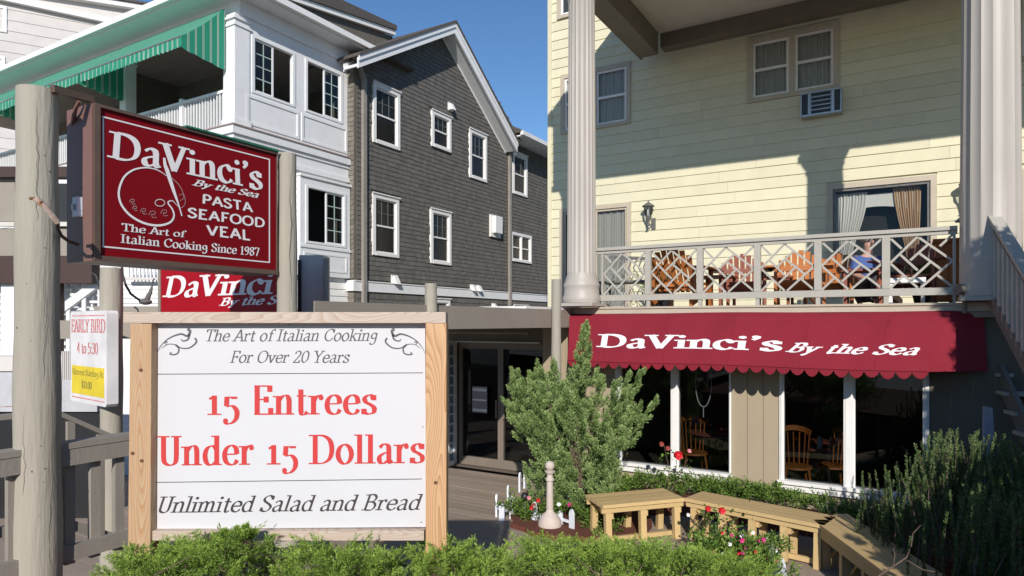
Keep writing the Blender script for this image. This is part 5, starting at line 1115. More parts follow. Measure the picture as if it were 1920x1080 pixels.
# ================================================================ STAIRS at the right
m_stair = M('stair_brown_grey', (.17,.155,.13), .75, (.14,.125,.105), 6, .9, .15, 50)
st = Thing('outdoor_staircase', 'dark shaded wooden staircase climbing to the balcony at the right edge', 'staircase', (0,0,0), ang=0)
D = (.25, .968); N_ = (.968, -.25)
def sp_(t, w, z): return (5.57-D[0]*t+N_[0]*w, 8.1-D[1]*t+N_[1]*w, z)
nst = 13
for i in range(nst):
    t = .2*(i+1); z = 2.66-.19*(i+1)-.02
    P8 = [sp_(t,0,z-.04), sp_(t,1.25,z-.04), sp_(t-.24,1.25,z-.04), sp_(t-.24,0,z-.04)]; P8 += [(x, y, q+.04) for x, y, q in P8]
    st.part('tread', MB().hexa(P8), m_rail)
    P8 = [sp_(t-.20,.04,z-.10), sp_(t-.20,1.2,z-.10), sp_(t-.22,1.2,z-.10), sp_(t-.22,.04,z-.10)]; P8 += [(x, y, q+.055) for x, y, q in P8]
    if i % 2 == 0: st.part('riser', MB().hexa(P8), m_stair)
zz = lambda t: 2.66-.95*t
for w in (.06, 1.2): st.part('stringer', MB().bar(sp_(.0, w, zz(0)-.1), sp_(2.7, w, zz(2.7)-.1), .045, .22), m_stair)
# guard on the near side: cap, balusters, lower rail
def g3(px, py, Y): X, z = PY(px, py, Y); return Vector((X, Y, z))
h0 = Vector((5.21, 7.3, 3.79)); 
def hp(t, dz=0): return Vector((h0.x-D[0]*t, h0.y-D[1]*t, h0.z-.9*t+dz))
st.part('cap_rail', MB().bar(hp(-.05), hp(1.6), .12, .035), m_rail); st.part('rail', MB().bar(hp(-.05,-.08), hp(1.6,-.08), .04, .09), m_stair); st.part('rail', MB().bar(hp(.1,-.92), hp(1.6,-.92), .04, .14), m_stair)
for i in range(15):
    p = hp(.08+i*.1); st.part('baluster', MB().box(p.x-.018, p.x+.018, p.y-.018, p.y+.018, p.z-.9, p.z-.1), m_rail)
# solid pedestal at the head of the stairs
u0, v0 = UV(*[(1858-960)/F*7.25, 7.25]); 
def fped(a, o, b): return (5.27-.36*a*.12-.34*a, 7.32+a*.36, b) if False else None
X0 = (1812-960)/F*7.55; X1 = (1860-960)/F*7.2
ped = [(X0, 7.55), (X1, 7.2), (X1+.30, 7.45), (X0+.32, 7.85)]
zt0, zt1 = H+(605-415)/F*7.55, H+(605-372)/F*7.2
m = MB(); m.hexa([(ped[0][0],ped[0][1],2.67),(ped[1][0],ped[1][1],2.67),(ped[2][0],ped[2][1],2.67),(ped[3][0],ped[3][1],2.67),(ped[0][0],ped[0][1],zt0),(ped[1][0],ped[1][1],zt1),(ped[2][0],ped[2][1],zt1),(ped[3][0],ped[3][1],zt0)]); st.part('pedestal', m, m_stair)
m = MB(); e = .0; m.bar(((ped[0][0]+ped[3][0])/2-.05, (ped[0][1]+ped[3][1])/2, zt0+.01), ((ped[1][0]+ped[2][0])/2, (ped[1][1]+ped[2][1])/2, zt1+.01), .34, .02); st.part('pedestal_cap', m, m_rail)
g = Thing('round_downlight', 'round dark lamp fixture under the end of the balcony railing', 'lamp', (0,0,0), ang=0)
c = g3(1806, 543, 7.3); m = MB(); m.tube([(c.x-.07, c.y, c.z+.0), (c.x+.09, c.y+.02, c.z+.01)], .058, 12); g.part('head', m, m_stair); g.part('stem', MB().tube([(c.x+.02, c.y, c.z-.03), (c.x+.03, c.y+.02, c.z-.26)], .025, 8), m_stair)
# wall below the stair top: bluish board
t = Thing('leaning_board', 'pale bluish board leaning under the staircase beside the rosemary', 'board', (0,0,0), ang=0)
a = g3(1846, 762, 6.9); b = g3(1866, 905, 6.7); m = MB(); m.hexa([(a.x,a.y,a.z),(a.x+.1,a.y+.02,a.z-.02),(a.x+.1,a.y+.05,a.z-.02),(a.x,a.y+.03,a.z),(b.x-.12,b.y,0),(b.x+.06,b.y,0),(b.x+.06,b.y+.03,0),(b.x-.12,b.y+.03,0)]); t.part('plank', m, M('blue_grey_board', (.30,.31,.38), .6))
# ================================================================ BENCH
def bench(c0, c1, w, lab, nleg, left_end=True, group='cedar benches round the deck'):
    """front edge runs from c0 to c1 (XY), width w to the left of that direction"""
    c0 = Vector((*c0, 0)); c1 = Vector((*c1, 0)); d = (c1-c0).normalized(); L = (c1-c0).length; nrm = Vector((-d.y, d.x, 0))
    t = Thing('wooden_bench', lab, 'bench', tuple(c0), ang=math.atan2(d.y, d.x), group=group)
    loc = lambda x, y, z: (x, y, z)
    t.o = (0, 0, 0); n = 4; pw = w/n
    for i in range(n): t.part('seat_plank', MB().box(0, L, i*pw+.003, (i+1)*pw-.003, .42, .458), m_bench)
    t.part('apron', MB().box(.0, L, .03, .06, .36, .419), m_bench); t.part('apron', MB().box(.0, L, w-.06, w-.03, .36, .419), m_bench)
    for k in range(nleg):
        x = .05+(L-.16)*k/(nleg-1)
        for y, s in ((.07, -1), (w-.07, 1)):
            t.part('leg', MB().hexa([(x,y+s*.02-.03,0),(x+.07,y+s*.02-.03,0),(x+.07,y+s*.02+.03,0),(x,y+s*.02+.03,0),(x,y-.03,.3585),(x+.07,y-.03,.3585),(x+.07,y+.03,.3585),(x,y+.03,.3585)]), m_bench)
        t.part('cross_brace', MB().box(x+.071, x+.105, .065, w-.065, .28, .3585), m_bench)
    t.part('foot_rail', MB().box(0, L, .10, .14, .02, .07), m_bench)
    return t
pA0 = Pz(1131, 948, .458); pA1 = Pz(1284, 934, .458); pB1 = Pz(1545, 985, .458)
bench(pA0, pA1, .48, 'sunlit cedar bench section beside the upright juniper', 3)
bench((pA1[0]+.0, pA1[1]-.0), pB1, .42, 'middle cedar bench section in front of the tan wall panel', 5)
pC0 = Pz(1672, 1072, .458); pC1 = Pz(1528, 977, .458)
bench((pC0[0]-.05, pC0[1]-1.0), (pC1[0], pC1[1]+.15), -.46 if False else .46, 'shaded cedar bench section running towards the rosemary bush', 5) if False else None
tb = Thing('wooden_bench', 'shaded cedar bench section running forward beside the rosemary bush', 'bench', (0,0,0), ang=0, group='cedar benches round the deck')
xa, xb = pC1[0], pC1[0]+.45; ya, yb = 4.3, pC1[1]+.05
for i in range(3): q = (xb-xa)/3; tb.part('seat_plank', MB().hexa([(xa+i*q+.003-.12, ya, .42),(xa+(i+1)*q-.003-.12, ya, .42),(xa+(i+1)*q-.003, yb+.3*(i/3), .42),(xa+i*q+.003, yb+.3*(i/3), .42),(xa+i*q+.003-.12, ya, .458),(xa+(i+1)*q-.003-.12, ya, .458),(xa+(i+1)*q-.003, yb+.3*(i/3), .458),(xa+i*q+.003, yb+.3*(i/3), .458)]), m_bench)
tb.part('apron', MB().bar((xa-.08, ya, .36), (xa+.04, yb, .36), .03, .09), m_bench)
for k in range(6):
    y = ya+.1+(yb-ya-.2)*k/5; x = xa-.10+.12*k/5
    tb.part('leg', MB().bar((x+.06, y, .0), (x+.06, y, .33), .08, .05, up=(0,1,0)), m_bench); tb.part('cross_brace', MB().bar((x+.1, y+.03, .02), (x+.36, y+.03, .36), .04, .05), m_bench)
# ================================================================ ornament, edging, solar lamps
ox, oy = Pz(1031, 985, .06); t = Thing('stone_finial_post', 'pinkish cast stone post with a ball finial in the flower bed', 'ornament', (ox, oy, 0), ang=0)
hs = (985-856)/F*oy/.80
m = MB(); m.lathe([(.13,.0),(.14,.05),(.135,.12),(.09,.19),(.05,.22),(.04,.25)], ox, oy, 20); t.part('base', m, m_orn)
m = MB(); m.lathe([(.04,.25),(.044,.27),(.038,.58),(.05,.59),(.05,.61),(.035,.63),(.035,.66),(.058,.68),(.062,.70),(.03,.71)], ox, oy, 18); t.part('shaft', m, m_orn)
m = MB(); m.ball((ox, oy, .76), .058, 14); t.part('ball', m, m_orn)
ft = Thing('picket_edging', 'small white plastic picket edging round the flower bed', 'edging', (ox, oy, 0), ang=0)
def picket(x, y, h, w=.035, ang=0, s=1):
    c, s_n = cos(ang), sin(ang); f = lambda a, o, b: (x+c*a-s_n*o, y+s_n*a+c*o, b)
    return MB().prism([(-w,.0),(w,.0),(w,h*.82),(w*.55,h*.96),(0,h),(-w*.55,h*.96),(-w,h*.82)], f, -.012, .012)
EP = [(1072,1000),(1050,992),(1002,984),(980,974),(960,972),(941,977),(931,968),(953,940),(975,922),(984,915)]
ep = [Pz(px, py, 0) for px, py in EP]
for i, (x, y) in enumerate(ep):
    q = ep[min(i+1, len(ep)-1)]; p = ep[max(i-1, 0)]; an = math.atan2(q[1]-p[1], q[0]-p[0]); ft.part('picket', picket(x, y, .28 if i % 2 == 0 else .22, ang=an), m_plast)
for a, b in zip(ep[:6], ep[1:7]): ft.part('rail', MB().bar((a[0], a[1]+.015, .12), (b[0], b[1]+.015, .12), .012, .035), m_plast)
EP2 = [(1436,1035),(1445,1055),(1455,1066),(1466,1082)]
f2_ = Thing('picket_edging', 'small white picket edging beside the pink flowers at the bottom', 'edging', (0,0,0), ang=0)
for px, py in EP2: x, y = Pz(px, py+14, .35); f2_.part('picket', picket(x, y, .56, ang=-1.0), m_plast)
for px, py, lab in ((984, 932, 'black solar stake light left of the stone post'), (1067, 932, 'black solar stake light right of the stone post')):
    x, z = PY(px, py, 8.0); t = Thing('solar_light', lab, 'garden light', (x, 8.0, 0), ang=0); m = MB(); m.lathe([(.015,z-.05),(.045,z-.02),(.05,z+.02),(.03,z+.05),(.001,z+.06)], x, 8.0, 10); t.part('head', m, m_black); t.part('stake', MB().tube([(x,8,0),(x,8,z-.04)], .01, 6), m_alu)
# beds of mulch on the deck side
def disk_poly(cx, cy, rx, ry, n=24): return [(cx+rx*cos(2*pi*i/n)*(1+.06*sin(3*i)), cy+ry*sin(2*pi*i/n)) for i in range(n)]
mb = world_mb([disk_poly(.85, 8.05, .85, .72)], .002, .06); solo('juniper_bed', 'round mulch bed under the upright juniper', 'flower bed', mb, m_mulch, ang=0, kind='structure')
mb = MB(); mb.prism([(1.0,8.35),(2.2,8.35),(4.0,7.1),(4.2,6.2),(3.6,5.0),(5.2,4.0),(6.2,6.0),(4.3,7.7),(1.9,9.15),(.9,9.6)], lambda a, o, b: (a, b, o), .003, .16); solo('wall_bed', 'planting strip between the benches and the dining room windows', 'flower bed', mb, m_mulch, ang=0, kind='structure')
# ================================================================ DINING ROOM behind glass
def windsor(u, v, z, rot, lab, s=1.0, mat=m_woodor):
    t = Thing('windsor_chair', lab, 'chair', (u, v, z)); t.root.rotation_euler.z += rot; t.o = (0,0,0)
    m = MB(); m.lathe([(.19,.43),(.215,.445),(.21,.47),(.17,.475)], 0, 0, 18); t.part('seat', m, mat)
    m = MB(); pts = [(.21*sin(a), .17*cos(a)+.02, .90+.06*cos(a*1.2)) for a in [-1.25+2.5*i/10 for i in range(11)]]
    for i in range(10): m.bar(pts[i], pts[i+1], .025, .07)
    t.part('crest_rail', m, mat)
    for i in range(7):
        a = -1.15+2.3*i/6; t.part('spindle', MB().tube([(.17*sin(a), .14*cos(a), .46), (.21*sin(a), .17*cos(a)+.02, .9)], .009, 6), mat)
    for x, y in ((-.14,-.14),(.14,-.14),(-.14,.14),(.14,.14)): t.part('leg', MB().tube([(x,y,.44),(x*1.35,y*1.35,0)], .016, 6), mat)
    return t
windsor(Pv(1492,850,9.75)[0], 9.75, .02, .3, 'wooden windsor chair left inside the right hand dining window')
windsor(Pv(1560,850,10.05)[0], 10.05, .02, -1.2, 'wooden windsor chair behind and right of the first inside the right hand window')
windsor(Pv(1300,850,10.0)[0], 10.0, .02, .5, 'wooden windsor chair inside the left hand dining window')
def dtable(u, v, lab):
    t = Thing('dining_table', lab, 'table', (u, v, .02)); m = MB(); m.lathe([(.5,.72),(.52,.735),(.52,.75),(.5,.76)], u, v, 26); t.part('tabletop', m, m_woodrd); m = MB(); m.lathe([(.25,.02),(.22,.05),(.04,.1),(.035,.7),(.1,.72)], u, v, 12); t.part('pedestal', m, m_black)
dtable(Pv(1350,850,10.5)[0], 10.5, 'round dining table inside the left hand window'); dtable(Pv(1550,850,10.6)[0], 10.75, 'round dining table inside the right hand window')
jx, jz = Pv(1537, 829, 9.9); t = Thing('glass_jar', 'clear glass jar lantern glinting inside the right hand window', 'jar', (jx, 9.9, jz)); m = MB(); m.lathe([(.035,jz-.09),(.04,jz+.03),(.025,jz+.06),(.028,jz+.08)], jx, 9.9, 12); t.part('jar', m, M('jar_glass', (.6,.7,.75), .2)); t.part('shelf', MB().box(jx-.12, jx+.12, 9.82, 9.98, jz-.12, jz-.092), m_woodrd); t.part('shelf_post', MB().box(jx-.02, jx+.02, 9.88, 9.92, .02, jz-.121), m_woodrd)
# hanging hoop ornament just behind the glass
hx0, hz0 = Pv(1304, 690, 9.2); hx1, _ = Pv(1334, 690, 9.2); hc = (hx0+hx1)/2; hr = (hx1-hx0)/2; hb = Pv(1320, 763, 9.2)[1]
t = Thing('hoop_ornament', 'pale oval hoop ornament with a drop hanging in the left window', 'ornament', (hc, 9.2, hb)); hh = .33
m = MB(); m.tube([(hc+hr*cos(a), 9.2, hb+hh+hh*sin(a)) for a in [2*pi*i/40 for i in range(41)]], .008, 6, False); t.part('hoop', m, m_lw); t.part('drop', MB().tube([(hc,9.2,hb-.01),(hc,9.2,hb-.14)], .007, 5), m_lw)
# ================================================================ BALCONY FURNITURE
def adirondack(u, v, rot, lab, mat, group='adirondack chairs on the balcony'):
    t = Thing('adirondack_chair', lab, 'chair', (u, v, 2.66), group=group); t.root.rotation_euler.z += rot; t.o = (0,0,0)
    # back towards +y (street = -y when rot 0 looks along the wall)
    for i in range(6):
        y0 = -.26+i*.095; t.part('seat_slat', MB().hexa([(-.27,y0,.36-.02*i),(.27,y0,.36-.02*i),(.27,y0+.085,.342-.02*i),(-.27,y0+.085,.342-.02*i),(-.27,y0,.382-.02*i),(.27,y0,.382-.02*i),(.27,y0+.085,.364-.02*i),(-.27,y0+.085,.364-.02*i)]), mat)
    for i in range(7):
        x = -.24+i*.08; hh = .87-.14*abs(i-3)**1.5/5; m = MB(); tt = .33*(hh/.87)
        m.hexa([(x-.034*.8,.24,.22),(x+.034*.8,.24,.22),(x+.034*.8,.262,.22),(x-.034*.8,.262,.22),(x*1.15-.037,.24+tt,hh),(x*1.15+.037,.24+tt,hh),(x*1.15+.037,.262+tt,hh),(x*1.15-.037,.262+tt,hh)]); t.part('back_slat', m, mat)
    t.part('back_brace', MB().box(-.28,.28,.395,.43,.55,.62), mat); t.part('back_brace', MB().box(-.30,.30,.30,.335,.30,.37), mat)
    for s in (-1, 1):
        t.part('armrest', MB().box(s*.36-.07, s*.36+.07, -.36, .42, .56, .585), mat); t.part('leg', MB().box(s*.31-.02, s*.31+.02, -.30, -.20, 0, .559), mat)
        t.part('rear_leg', MB().hexa([(s*.31-.018,-.2,.22),(s*.31+.018,-.2,.22),(s*.31+.018,.55,.0),(s*.31-.018,.55,0),(s*.31-.018,-.2,.35),(s*.31+.018,-.2,.35),(s*.31+.018,.55,.1),(s*.31-.018,.55,.1)]), mat)
        t.part('arm_post', MB().box(s*.31-.02, s*.31+.02, .38, .42, .1, .559), mat)
    return t
def bu(px, v): return Pv(px, 500, v)[0]
adirondack(bu(1283, 9.75), 9.75, pi-.1, 'leftmost orange adirondack chair seen from behind through the lattice', m_woodor)
adirondack(bu(1392, 10.3), 10.3, .2, 'reddish adirondack chair facing out in the third lattice panel', m_woodrd)
adirondack(bu(1500, 10.2), 10.2, .1, 'reddish orange adirondack chair behind the fourth railing post', m_woodor)
adirondack(bu(1560, 11.0), 11.0, -.1, 'adirondack chair left of the seated person in blue', m_woodor)
adirondack(bu(1712, 9.9), 9.95, -.3, 'rightmost adirondack chair by the orange cabinet', m_woodrd)
def stable(u, v, lab):
    t = Thing('side_table', lab, 'table', (u, v, 2.66)); t.part('tabletop', MB().box(u-.25, u+.25, v-.25, v+.25, 3.10, 3.13), m_woodrd)
    for a in (-1, 1):
        for b in (-1, 1): t.part('leg', MB().box(u+a*.2-.02, u+a*.2+.02, v+b*.2-.02, v+b*.2+.02, 2.66, 3.0995), m_woodrd)
stable(bu(1345, 10.0), 10.0, 'small reddish side table between two adirondack chairs'); stable(bu(1455, 10.6), 10.6, 'small side table behind the fourth railing post')
stable(bu(1620, 9.8), 9.75, 'small side table in front of the seated person')
# grey folded lounger at the left
t = Thing('grey_patio_bench', 'grey patterned metal patio bench at the left end of the balcony', 'bench', (bu(1170, 9.9), 9.9, 2.66)); u0 = bu(1130, 9.9); u1 = bu(1232, 9.9); v = 9.95
t.part('seat', MB().box(u0, u1, v-.3, v+.2, 3.06, 3.09), m_iron); t.part('back_top', MB().bar((u0, v+.24, 3.52), (u1, v+.24, 3.44), .04, .05), m_iron)
for i in range(11): x = u0+.03+(u1-u0-.06)*i/10; t.part('scroll_bar', MB().tube([(x,v+.22,3.09),(x+.05,v+.23,3.2),(x-.04,v+.24,3.32),(x+.02,v+.24,3.47)], .012, 6), m_iron)
for x in (u0+.04, u1-.04):
    for y in (v-.26, v+.16): t.part('leg', MB().tube([(x,y,2.66),(x,y,3.06)], .018, 6), m_iron)
for i in range(7): x = u0+.05+(u1-u0-.1)*i/6; t.part('front_scroll', MB().tube([(x-.05,v-.3,2.86),(x,v-.3,2.98),(x+.05,v-.3,2.86),(x,v-.3,2.76),(x-.05,v-.3,2.86)], .01, 5), m_iron)
# orange cabinet at the right and a white stool
a0, a1 = bu(1755, 9.55), bu(1825, 9.55); t = Thing('orange_cabinet', 'orange wood cabinet at the right end of the balcony', 'cabinet', (a0, 9.6, 2.66))
t.part('body', MB().box(a0, a1, 9.6, 10.0, 2.7, 3.42), m_woodor); t.part('top', MB().box(a0-.03, a1+.03, 9.56, 10.02, 3.421, 3.46), m_woodor); t.part('shelf_gap', MB().box(a0+.28, a1-.01, 9.59, 9.5995, 3.16, 3.3), m_dark)
for k in range(3): x = a0+.03+k*(a1-a0-.04)/3; t.part('door_board', MB().box(x, x+(a1-a0-.06)/3-.01, 9.585, 9.5995, 2.72, 3.12), m_woodor)
x = bu(1700, 9.5); t = Thing('white_stool', 'low white box stool behind the last lattice panel', 'stool', (x, 9.5, 2.66)); t.part('seat', MB().box(x-.2, x+.2, 9.4, 9.7, 2.93, 2.99), m_white); 
for s in (-.17, .17): t.part('leg', MB().box(x+s-.02, x+s+.02, 9.42, 9.68, 2.66, 2.9295), m_white)
# potted plants on the balcony
def pot(px, v, lab, h, mat):
    u = bu(px, v); t = Thing('potted_plant', lab, 'plant', (u, v, 2.66)); m = MB(); m.lathe([(.09,2.66),(.13,2.86),(.14,2.88),(.12,2.88)], u, v, 14); t.part('pot', m, m_black)
    n = 40; P0 = np.tile([u, v, 2.86], (n, 1))+rng.normal(0, .03, (n, 3)); D0 = np.c_[rng.normal(0, .5, n), rng.normal(0, .5, n), rng.uniform(.6, 1.2, n)]
    a, b, w, l, tn = plumes(P0, D0, rng.uniform(.5, 1, n)*h, np.full(n, .06), 22, .02, .06); me = leafmesh('foliage', a-np.array([u, v, 2.66]), b, w, l, tn, mat); ob = bpy.data.objects.new('foliage', me); COL.objects.link(ob); ob.parent = t.root; return t
pot(1243, 9.6, 'leafy potted plant behind the second railing post', .5, m_grn); pot(1730, 10.3, 'potted plant in shade near the orange cabinet', .45, m_grn)
pot(1222, 12.3, 'potted flowers on the balcony under the wall lantern', .8, m_grn)
# ================================================================ PERSON seated on the balcony
def skin_body(name, verts, edges, radii, mat, sub=1, root=0):
    me = bpy.data.meshes.new(name); me.from_pydata(verts, edges, []); ob = bpy.data.objects.new(name, me); COL.objects.link(ob)
    md = ob.modifiers.new('skin', 'SKIN'); md.use_smooth_shade = True
    for i, r in enumerate(radii): me.skin_vertices[0].data[i].radius = (r, r)
    me.skin_vertices[0].data[root].use_root = True
    sb = ob.modifiers.new('sub', 'SUBSURF'); sb.levels = sub; sb.render_levels = sub; me.materials.append(mat); return ob
px_ = bu(1630, 10.7); pvv = 10.7
t = Thing('person', 'seated person in a blue shirt and dark trousers behind the fifth lattice panel', 'person', (px_, pvv, 2.66)); t.root.rotation_euler.z += .5
m_skin = M('skin', (.52,.30,.22), .6); m_blue = M('blue_shirt', (.06,.11,.30), .8); m_trou = M('dark_trousers', (.05,.045,.05), .8); m_hair = M('grey_hair', (.35,.31,.28), .8)
V = [(0,.0,.50),(0,.03,.68),(0,.06,.88),(0,.05,1.02),(0,.02,1.10),(0,.0,1.22),
     (-.17,.05,.96),(-.22,.0,.74),(-.14,-.20,.66),(-.10,-.26,.66),(.17,.05,.96),(.22,.0,.74),(.14,-.20,.66),(.10,-.26,.66),
     (-.09,.0,.48),(-.11,-.40,.50),(-.11,-.42,.08),(-.11,-.52,.04),(.09,.0,.48),(.11,-.40,.50),(.11,-.42,.08),(.11,-.52,.04)]
V = [(x, y, z-.27 if z > .45 and abs(y) < .35 else z*.9) for x, y, z in V]
E = [(0,1),(1,2),(2,3),(3,4),(4,5),(2,6),(6,7),(7,8),(8,9),(2,10),(10,11),(11,12),(12,13),(0,14),(14,15),(15,16),(16,17),(0,18),(18,19),(19,20),(20,21)]
R_ = [.13,.13,.14,.06,.06,.09,.06,.045,.035,.03,.06,.045,.035,.03,.09,.065,.045,.035,.09,.065,.045,.035]
b = skin_body('body', V, E, R_, m_skin, 2); b.parent = t.root
b = skin_body('shirt', V[:3]+[V[6],V[7],V[10],V[11]], [(0,1),(1,2),(2,3),(3,4),(2,5),(5,6)], [.145,.15,.16,.075,.06,.075,.06], m_blue, 2); b.parent = t.root
b = skin_body('trousers', [V[0],V[14],V[15],V[16],V[18],V[19],V[20]], [(0,1),(1,2),(2,3),(0,4),(4,5),(5,6)], [.14,.10,.08,.06,.10,.08,.06], m_trou, 2); b.parent = t.root
t.o = (0,0,0); m = MB(); m.ball((0,.02,.99), .105, 12, (1,1.05,.8)); t.part('hair', m, m_hair)
for s in (-1, 1): m = MB(); m.ball((s*.035,-.088,.955), .011, 6); t.part('eye', m, m_black)
m = MB(); m.ball((0,-.10,.92), .017, 6, (1,1,1.3)); t.part('nose', m, m_skin); m = MB(); m.ball((0,-.088,.885), .02, 6, (1.2,.5,.35)); t.part('mouth', m, M('lips', (.35,.12,.10), .6))
for s in (-1, 1):
    for k in range(4): m = MB(); x = s*.10-s*.03+s*k*.017; m.tube([(x,-.28,.395),(x-s*.006,-.32,.39),(x-s*.01,-.345,.375)], [.009,.008,.006], 6); t.part('finger', m, m_skin)
    m = MB(); m.tube([(s*.07,-.26,.41),(s*.045,-.29,.415)], [.01,.008], 6); t.part('thumb', m, m_skin)
# ================================================================ VEGETATION
def plant(name, lab, cat, origin, parts, group=None, kind=None):
    t = Thing(name, lab, cat, origin, ang=0, group=group, kind=kind)
    for nm, me, k in parts:
        ob = bpy.data.objects.new(nm, me); COL.objects.link(ob); ob.parent = t.root; setp(ob, None, None, k)
    return t
def sub(P, o): return P-np.array(o)
def addfoli(t, arrs, mat, nm='foliage'):
    P, D_, w, l, tn = [np.concatenate(x) for x in zip(*arrs)]
    me = leafmesh(nm, P-np.array(t.o), D_, w, l, tn, mat); ob = bpy.data.objects.new(nm, me); COL.objects.link(ob); ob.parent = t.root; return ob
# upright juniper
jx, jy = .90, 8.35; t = Thing('upright_juniper', 'tall ragged blue green juniper with a leaning spire in front of the awning', 'shrub', (jx, jy, .05), ang=0)
P0 = []; D0 = []; Ls = []; Rr = []
def env(z): # half-width left, right at height z
    zs = [0, .3, .8, 1.1, 1.4, 1.6, 1.8, 2.0]; l = [.55, .70, .74, .78, .72, .52, .3, .05]; r = [.40, .52, .66, .70, .5, .28, .1, .02]
    return np.interp(z, zs, l), np.interp(z, zs, r)
def finger(a, b, n, R0, L0):      # a clump of plumes round the axis a-b, tapering to its tip
    ax = (b-a).normalized()
    for q in range(n):
        f = random.random()**1.1; r = R0*(1-f)**.6; th = random.random()*2*pi; o = Vector((cos(th), sin(th)*.9, 0)); p = a.lerp(b, f*.9)+o*r*random.random()**.4
        P0.append(tuple(p)); D0.append(tuple(ax+o*.45*(1-f)+Vector((random.gauss(0,.15), random.gauss(0,.15), 0)))); Ls.append(L0*(1-f*.35)); Rr.append(.042*(1-f*.4))
for k in range(74):
    z = random.uniform(.02, 1.25); l, r = env(z+.2); a = random.uniform(0, 2*pi); rho = random.random()**.4; rx = (r if cos(a) > 0 else l)*.9
    x = jx+rho*rx*cos(a); y = min(jy+rho*.6*sin(a), 9.0); b_ = Vector((x+.22*cos(a)*rho, y+.12*sin(a)*rho-.04, z+random.uniform(.42, .66))); finger(Vector((x, y, z)), b_, 17, .10, .16)
for k in range(110):
    z = random.uniform(.02, .8); l, r = env(z); a = random.uniform(0, 2*pi); rx = (r if cos(a) > 0 else l)*.75*random.random()**.5
    P0.append((jx+rx*cos(a), jy+.45*sin(a), z)); D0.append((cos(a)*.3, sin(a)*.3, 1)); Ls.append(.35); Rr.append(.08)
tips = [((1100,600),(1085,740),8.3),((960,690),(985,800),8.2),((946,745),(985,820),8.1),((966,690),(975,760),8.25),((1007,680),(1012,760),8.2),((1035,668),(1040,750),8.3),((1208,690),(1150,800),8.3),((1234,745),(1170,850),8.25),((1182,700),(1150,790),8.3),((1062,735),(1070,800),7.9),((1128,706),(1120,790),8.4),((1195,760),(1150,850),8.0),((1015,690),(1030,790),8.1)]
spire = []
for (tx, ty), (bx0, by0), Y in tips:
    a = Vector(g3(bx0, by0, Y)); b = Vector(g3(tx, ty, Y)); finger(a, b, 24 if ty > 620 else 80, .085 if ty > 620 else .13, .16)
P0, D0, Ls, Rr = map(np.array, (P0, D0, Ls, Rr))
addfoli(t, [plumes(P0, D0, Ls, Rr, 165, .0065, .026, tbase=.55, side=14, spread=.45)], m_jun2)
tw = MB(); 
for k in range(24):
    a = random.uniform(0, 2*pi); tw.tube([(jx, jy, .0), (jx+.15*cos(a), jy+.12*sin(a), .5), (jx+.5*cos(a), jy+.4*sin(a), 1.3+random.uniform(-.3,.2))], [.03,.02,.008], 6, False)
t.part('branches', tw, m_twig)
# low spreading junipers along the bottom of the picture
low = [(-1.62, 2.86, .50, .30, 1.40), (-1.05, 2.72, .50, .30, 1.32), (-.45, 2.95, .45, .32, 1.26), (.10, 3.10, .50, .36, 1.27), (.62, 3.25, .50, .4, 1.33), (.95, 3.5, .40, .36, 1.28)]
labs = ['spreading juniper at the left foot of the menu sign', 'spreading juniper with a sprig rising over the lower edge of the menu sign', 'spreading juniper in front of the right sign post', 'spreading juniper bottom centre in front of the shaded deck', 'spreading juniper in front of the picket edging and bench', 'rightmost spreading juniper beside the pink and white flowers']
def topline(px):  # photo height of the hedge top
    return np.interp(px, [195,215,240,300,360,400,440,470,500,560,600,640,700,760,800,840,870,900,930,960,990,1020,1080,1150,1200,1260,1330,1400,1440,1460], [1050,1010,1005,1000,1002,985,975,985,1000,1012,1000,1010,1010,1022,1012,996,1015,1008,1030,1014,1000,990,994,1008,1000,1015,1020,1030,1050,1090])
for (x, y, rx, ry, zt), lab in zip(low, labs):
    t = Thing('spreading_juniper', lab, 'shrub', (x, y, .8), ang=0, group='low junipers along the street side bed'); n = 330
    P0 = []; D0 = []; Ls = []; Rr = []
    for k in range(n):
        xx = x+random.uniform(-1, 1)*rx*1.05; yy = y+random.uniform(-1, 1)*ry*1.3
        px = 960+F*xx/yy; ymin = topline(px)+random.uniform(0, 30); zmax = H-(ymin-605)/F*yy
        if px < 212+random.gauss(0, 5): continue
        L = random.uniform(.10, .19); dz = random.uniform(.25, 1.0); dv = Vector((random.gauss(.05, .6), random.gauss(-.25, .5), dz)).normalized()
        zc = zmax-L*dv.z*.85-abs(random.gauss(0, .07)); 
        if random.random() < .35: zc -= random.uniform(0, .25)
        if zc < .82: zc = .82+random.random()*.05
        if zc+L*dv.z > zmax+.01 and zmax < .9: continue
        P0.append((xx, yy, zc)); D0.append(tuple(dv)); Ls.append(L); Rr.append(random.uniform(.018, .03))
    if lab.startswith('spreading juniper with'):
        for k in range(34):
            f = random.random(); q = g3(405+60*f+random.uniform(-6, 30)*.5, 1026-14*f-random.uniform(0, 10), 2.74); P0.append(tuple(q)); D0.append((random.gauss(-.1,.6), -.2, random.uniform(.3,1))); Ls.append(.055); Rr.append(.012)
    P0, D0, Ls, Rr = map(np.array, (P0, D0, Ls, Rr))
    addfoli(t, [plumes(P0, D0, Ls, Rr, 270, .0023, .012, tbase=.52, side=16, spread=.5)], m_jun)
    tw = MB()
    for k in range(16):
        a = random.uniform(0, 2*pi); tw.tube([(x, y, .82), (x+rx*.4*cos(a), y+ry*.5*sin(a), .95), (x+rx*.9*cos(a), y+ry*cos(a)*.6, zt-.16)], [.012,.009,.004], 5, False)
    for i in range(0, len(P0), 2): p = Vector(P0[i]); d = Vector(D0[i]).normalized(); tw.tube([p-d*.10, p+d*.04], [.003, .0015], 3, False)
    t.part('branches', tw, m_twig)
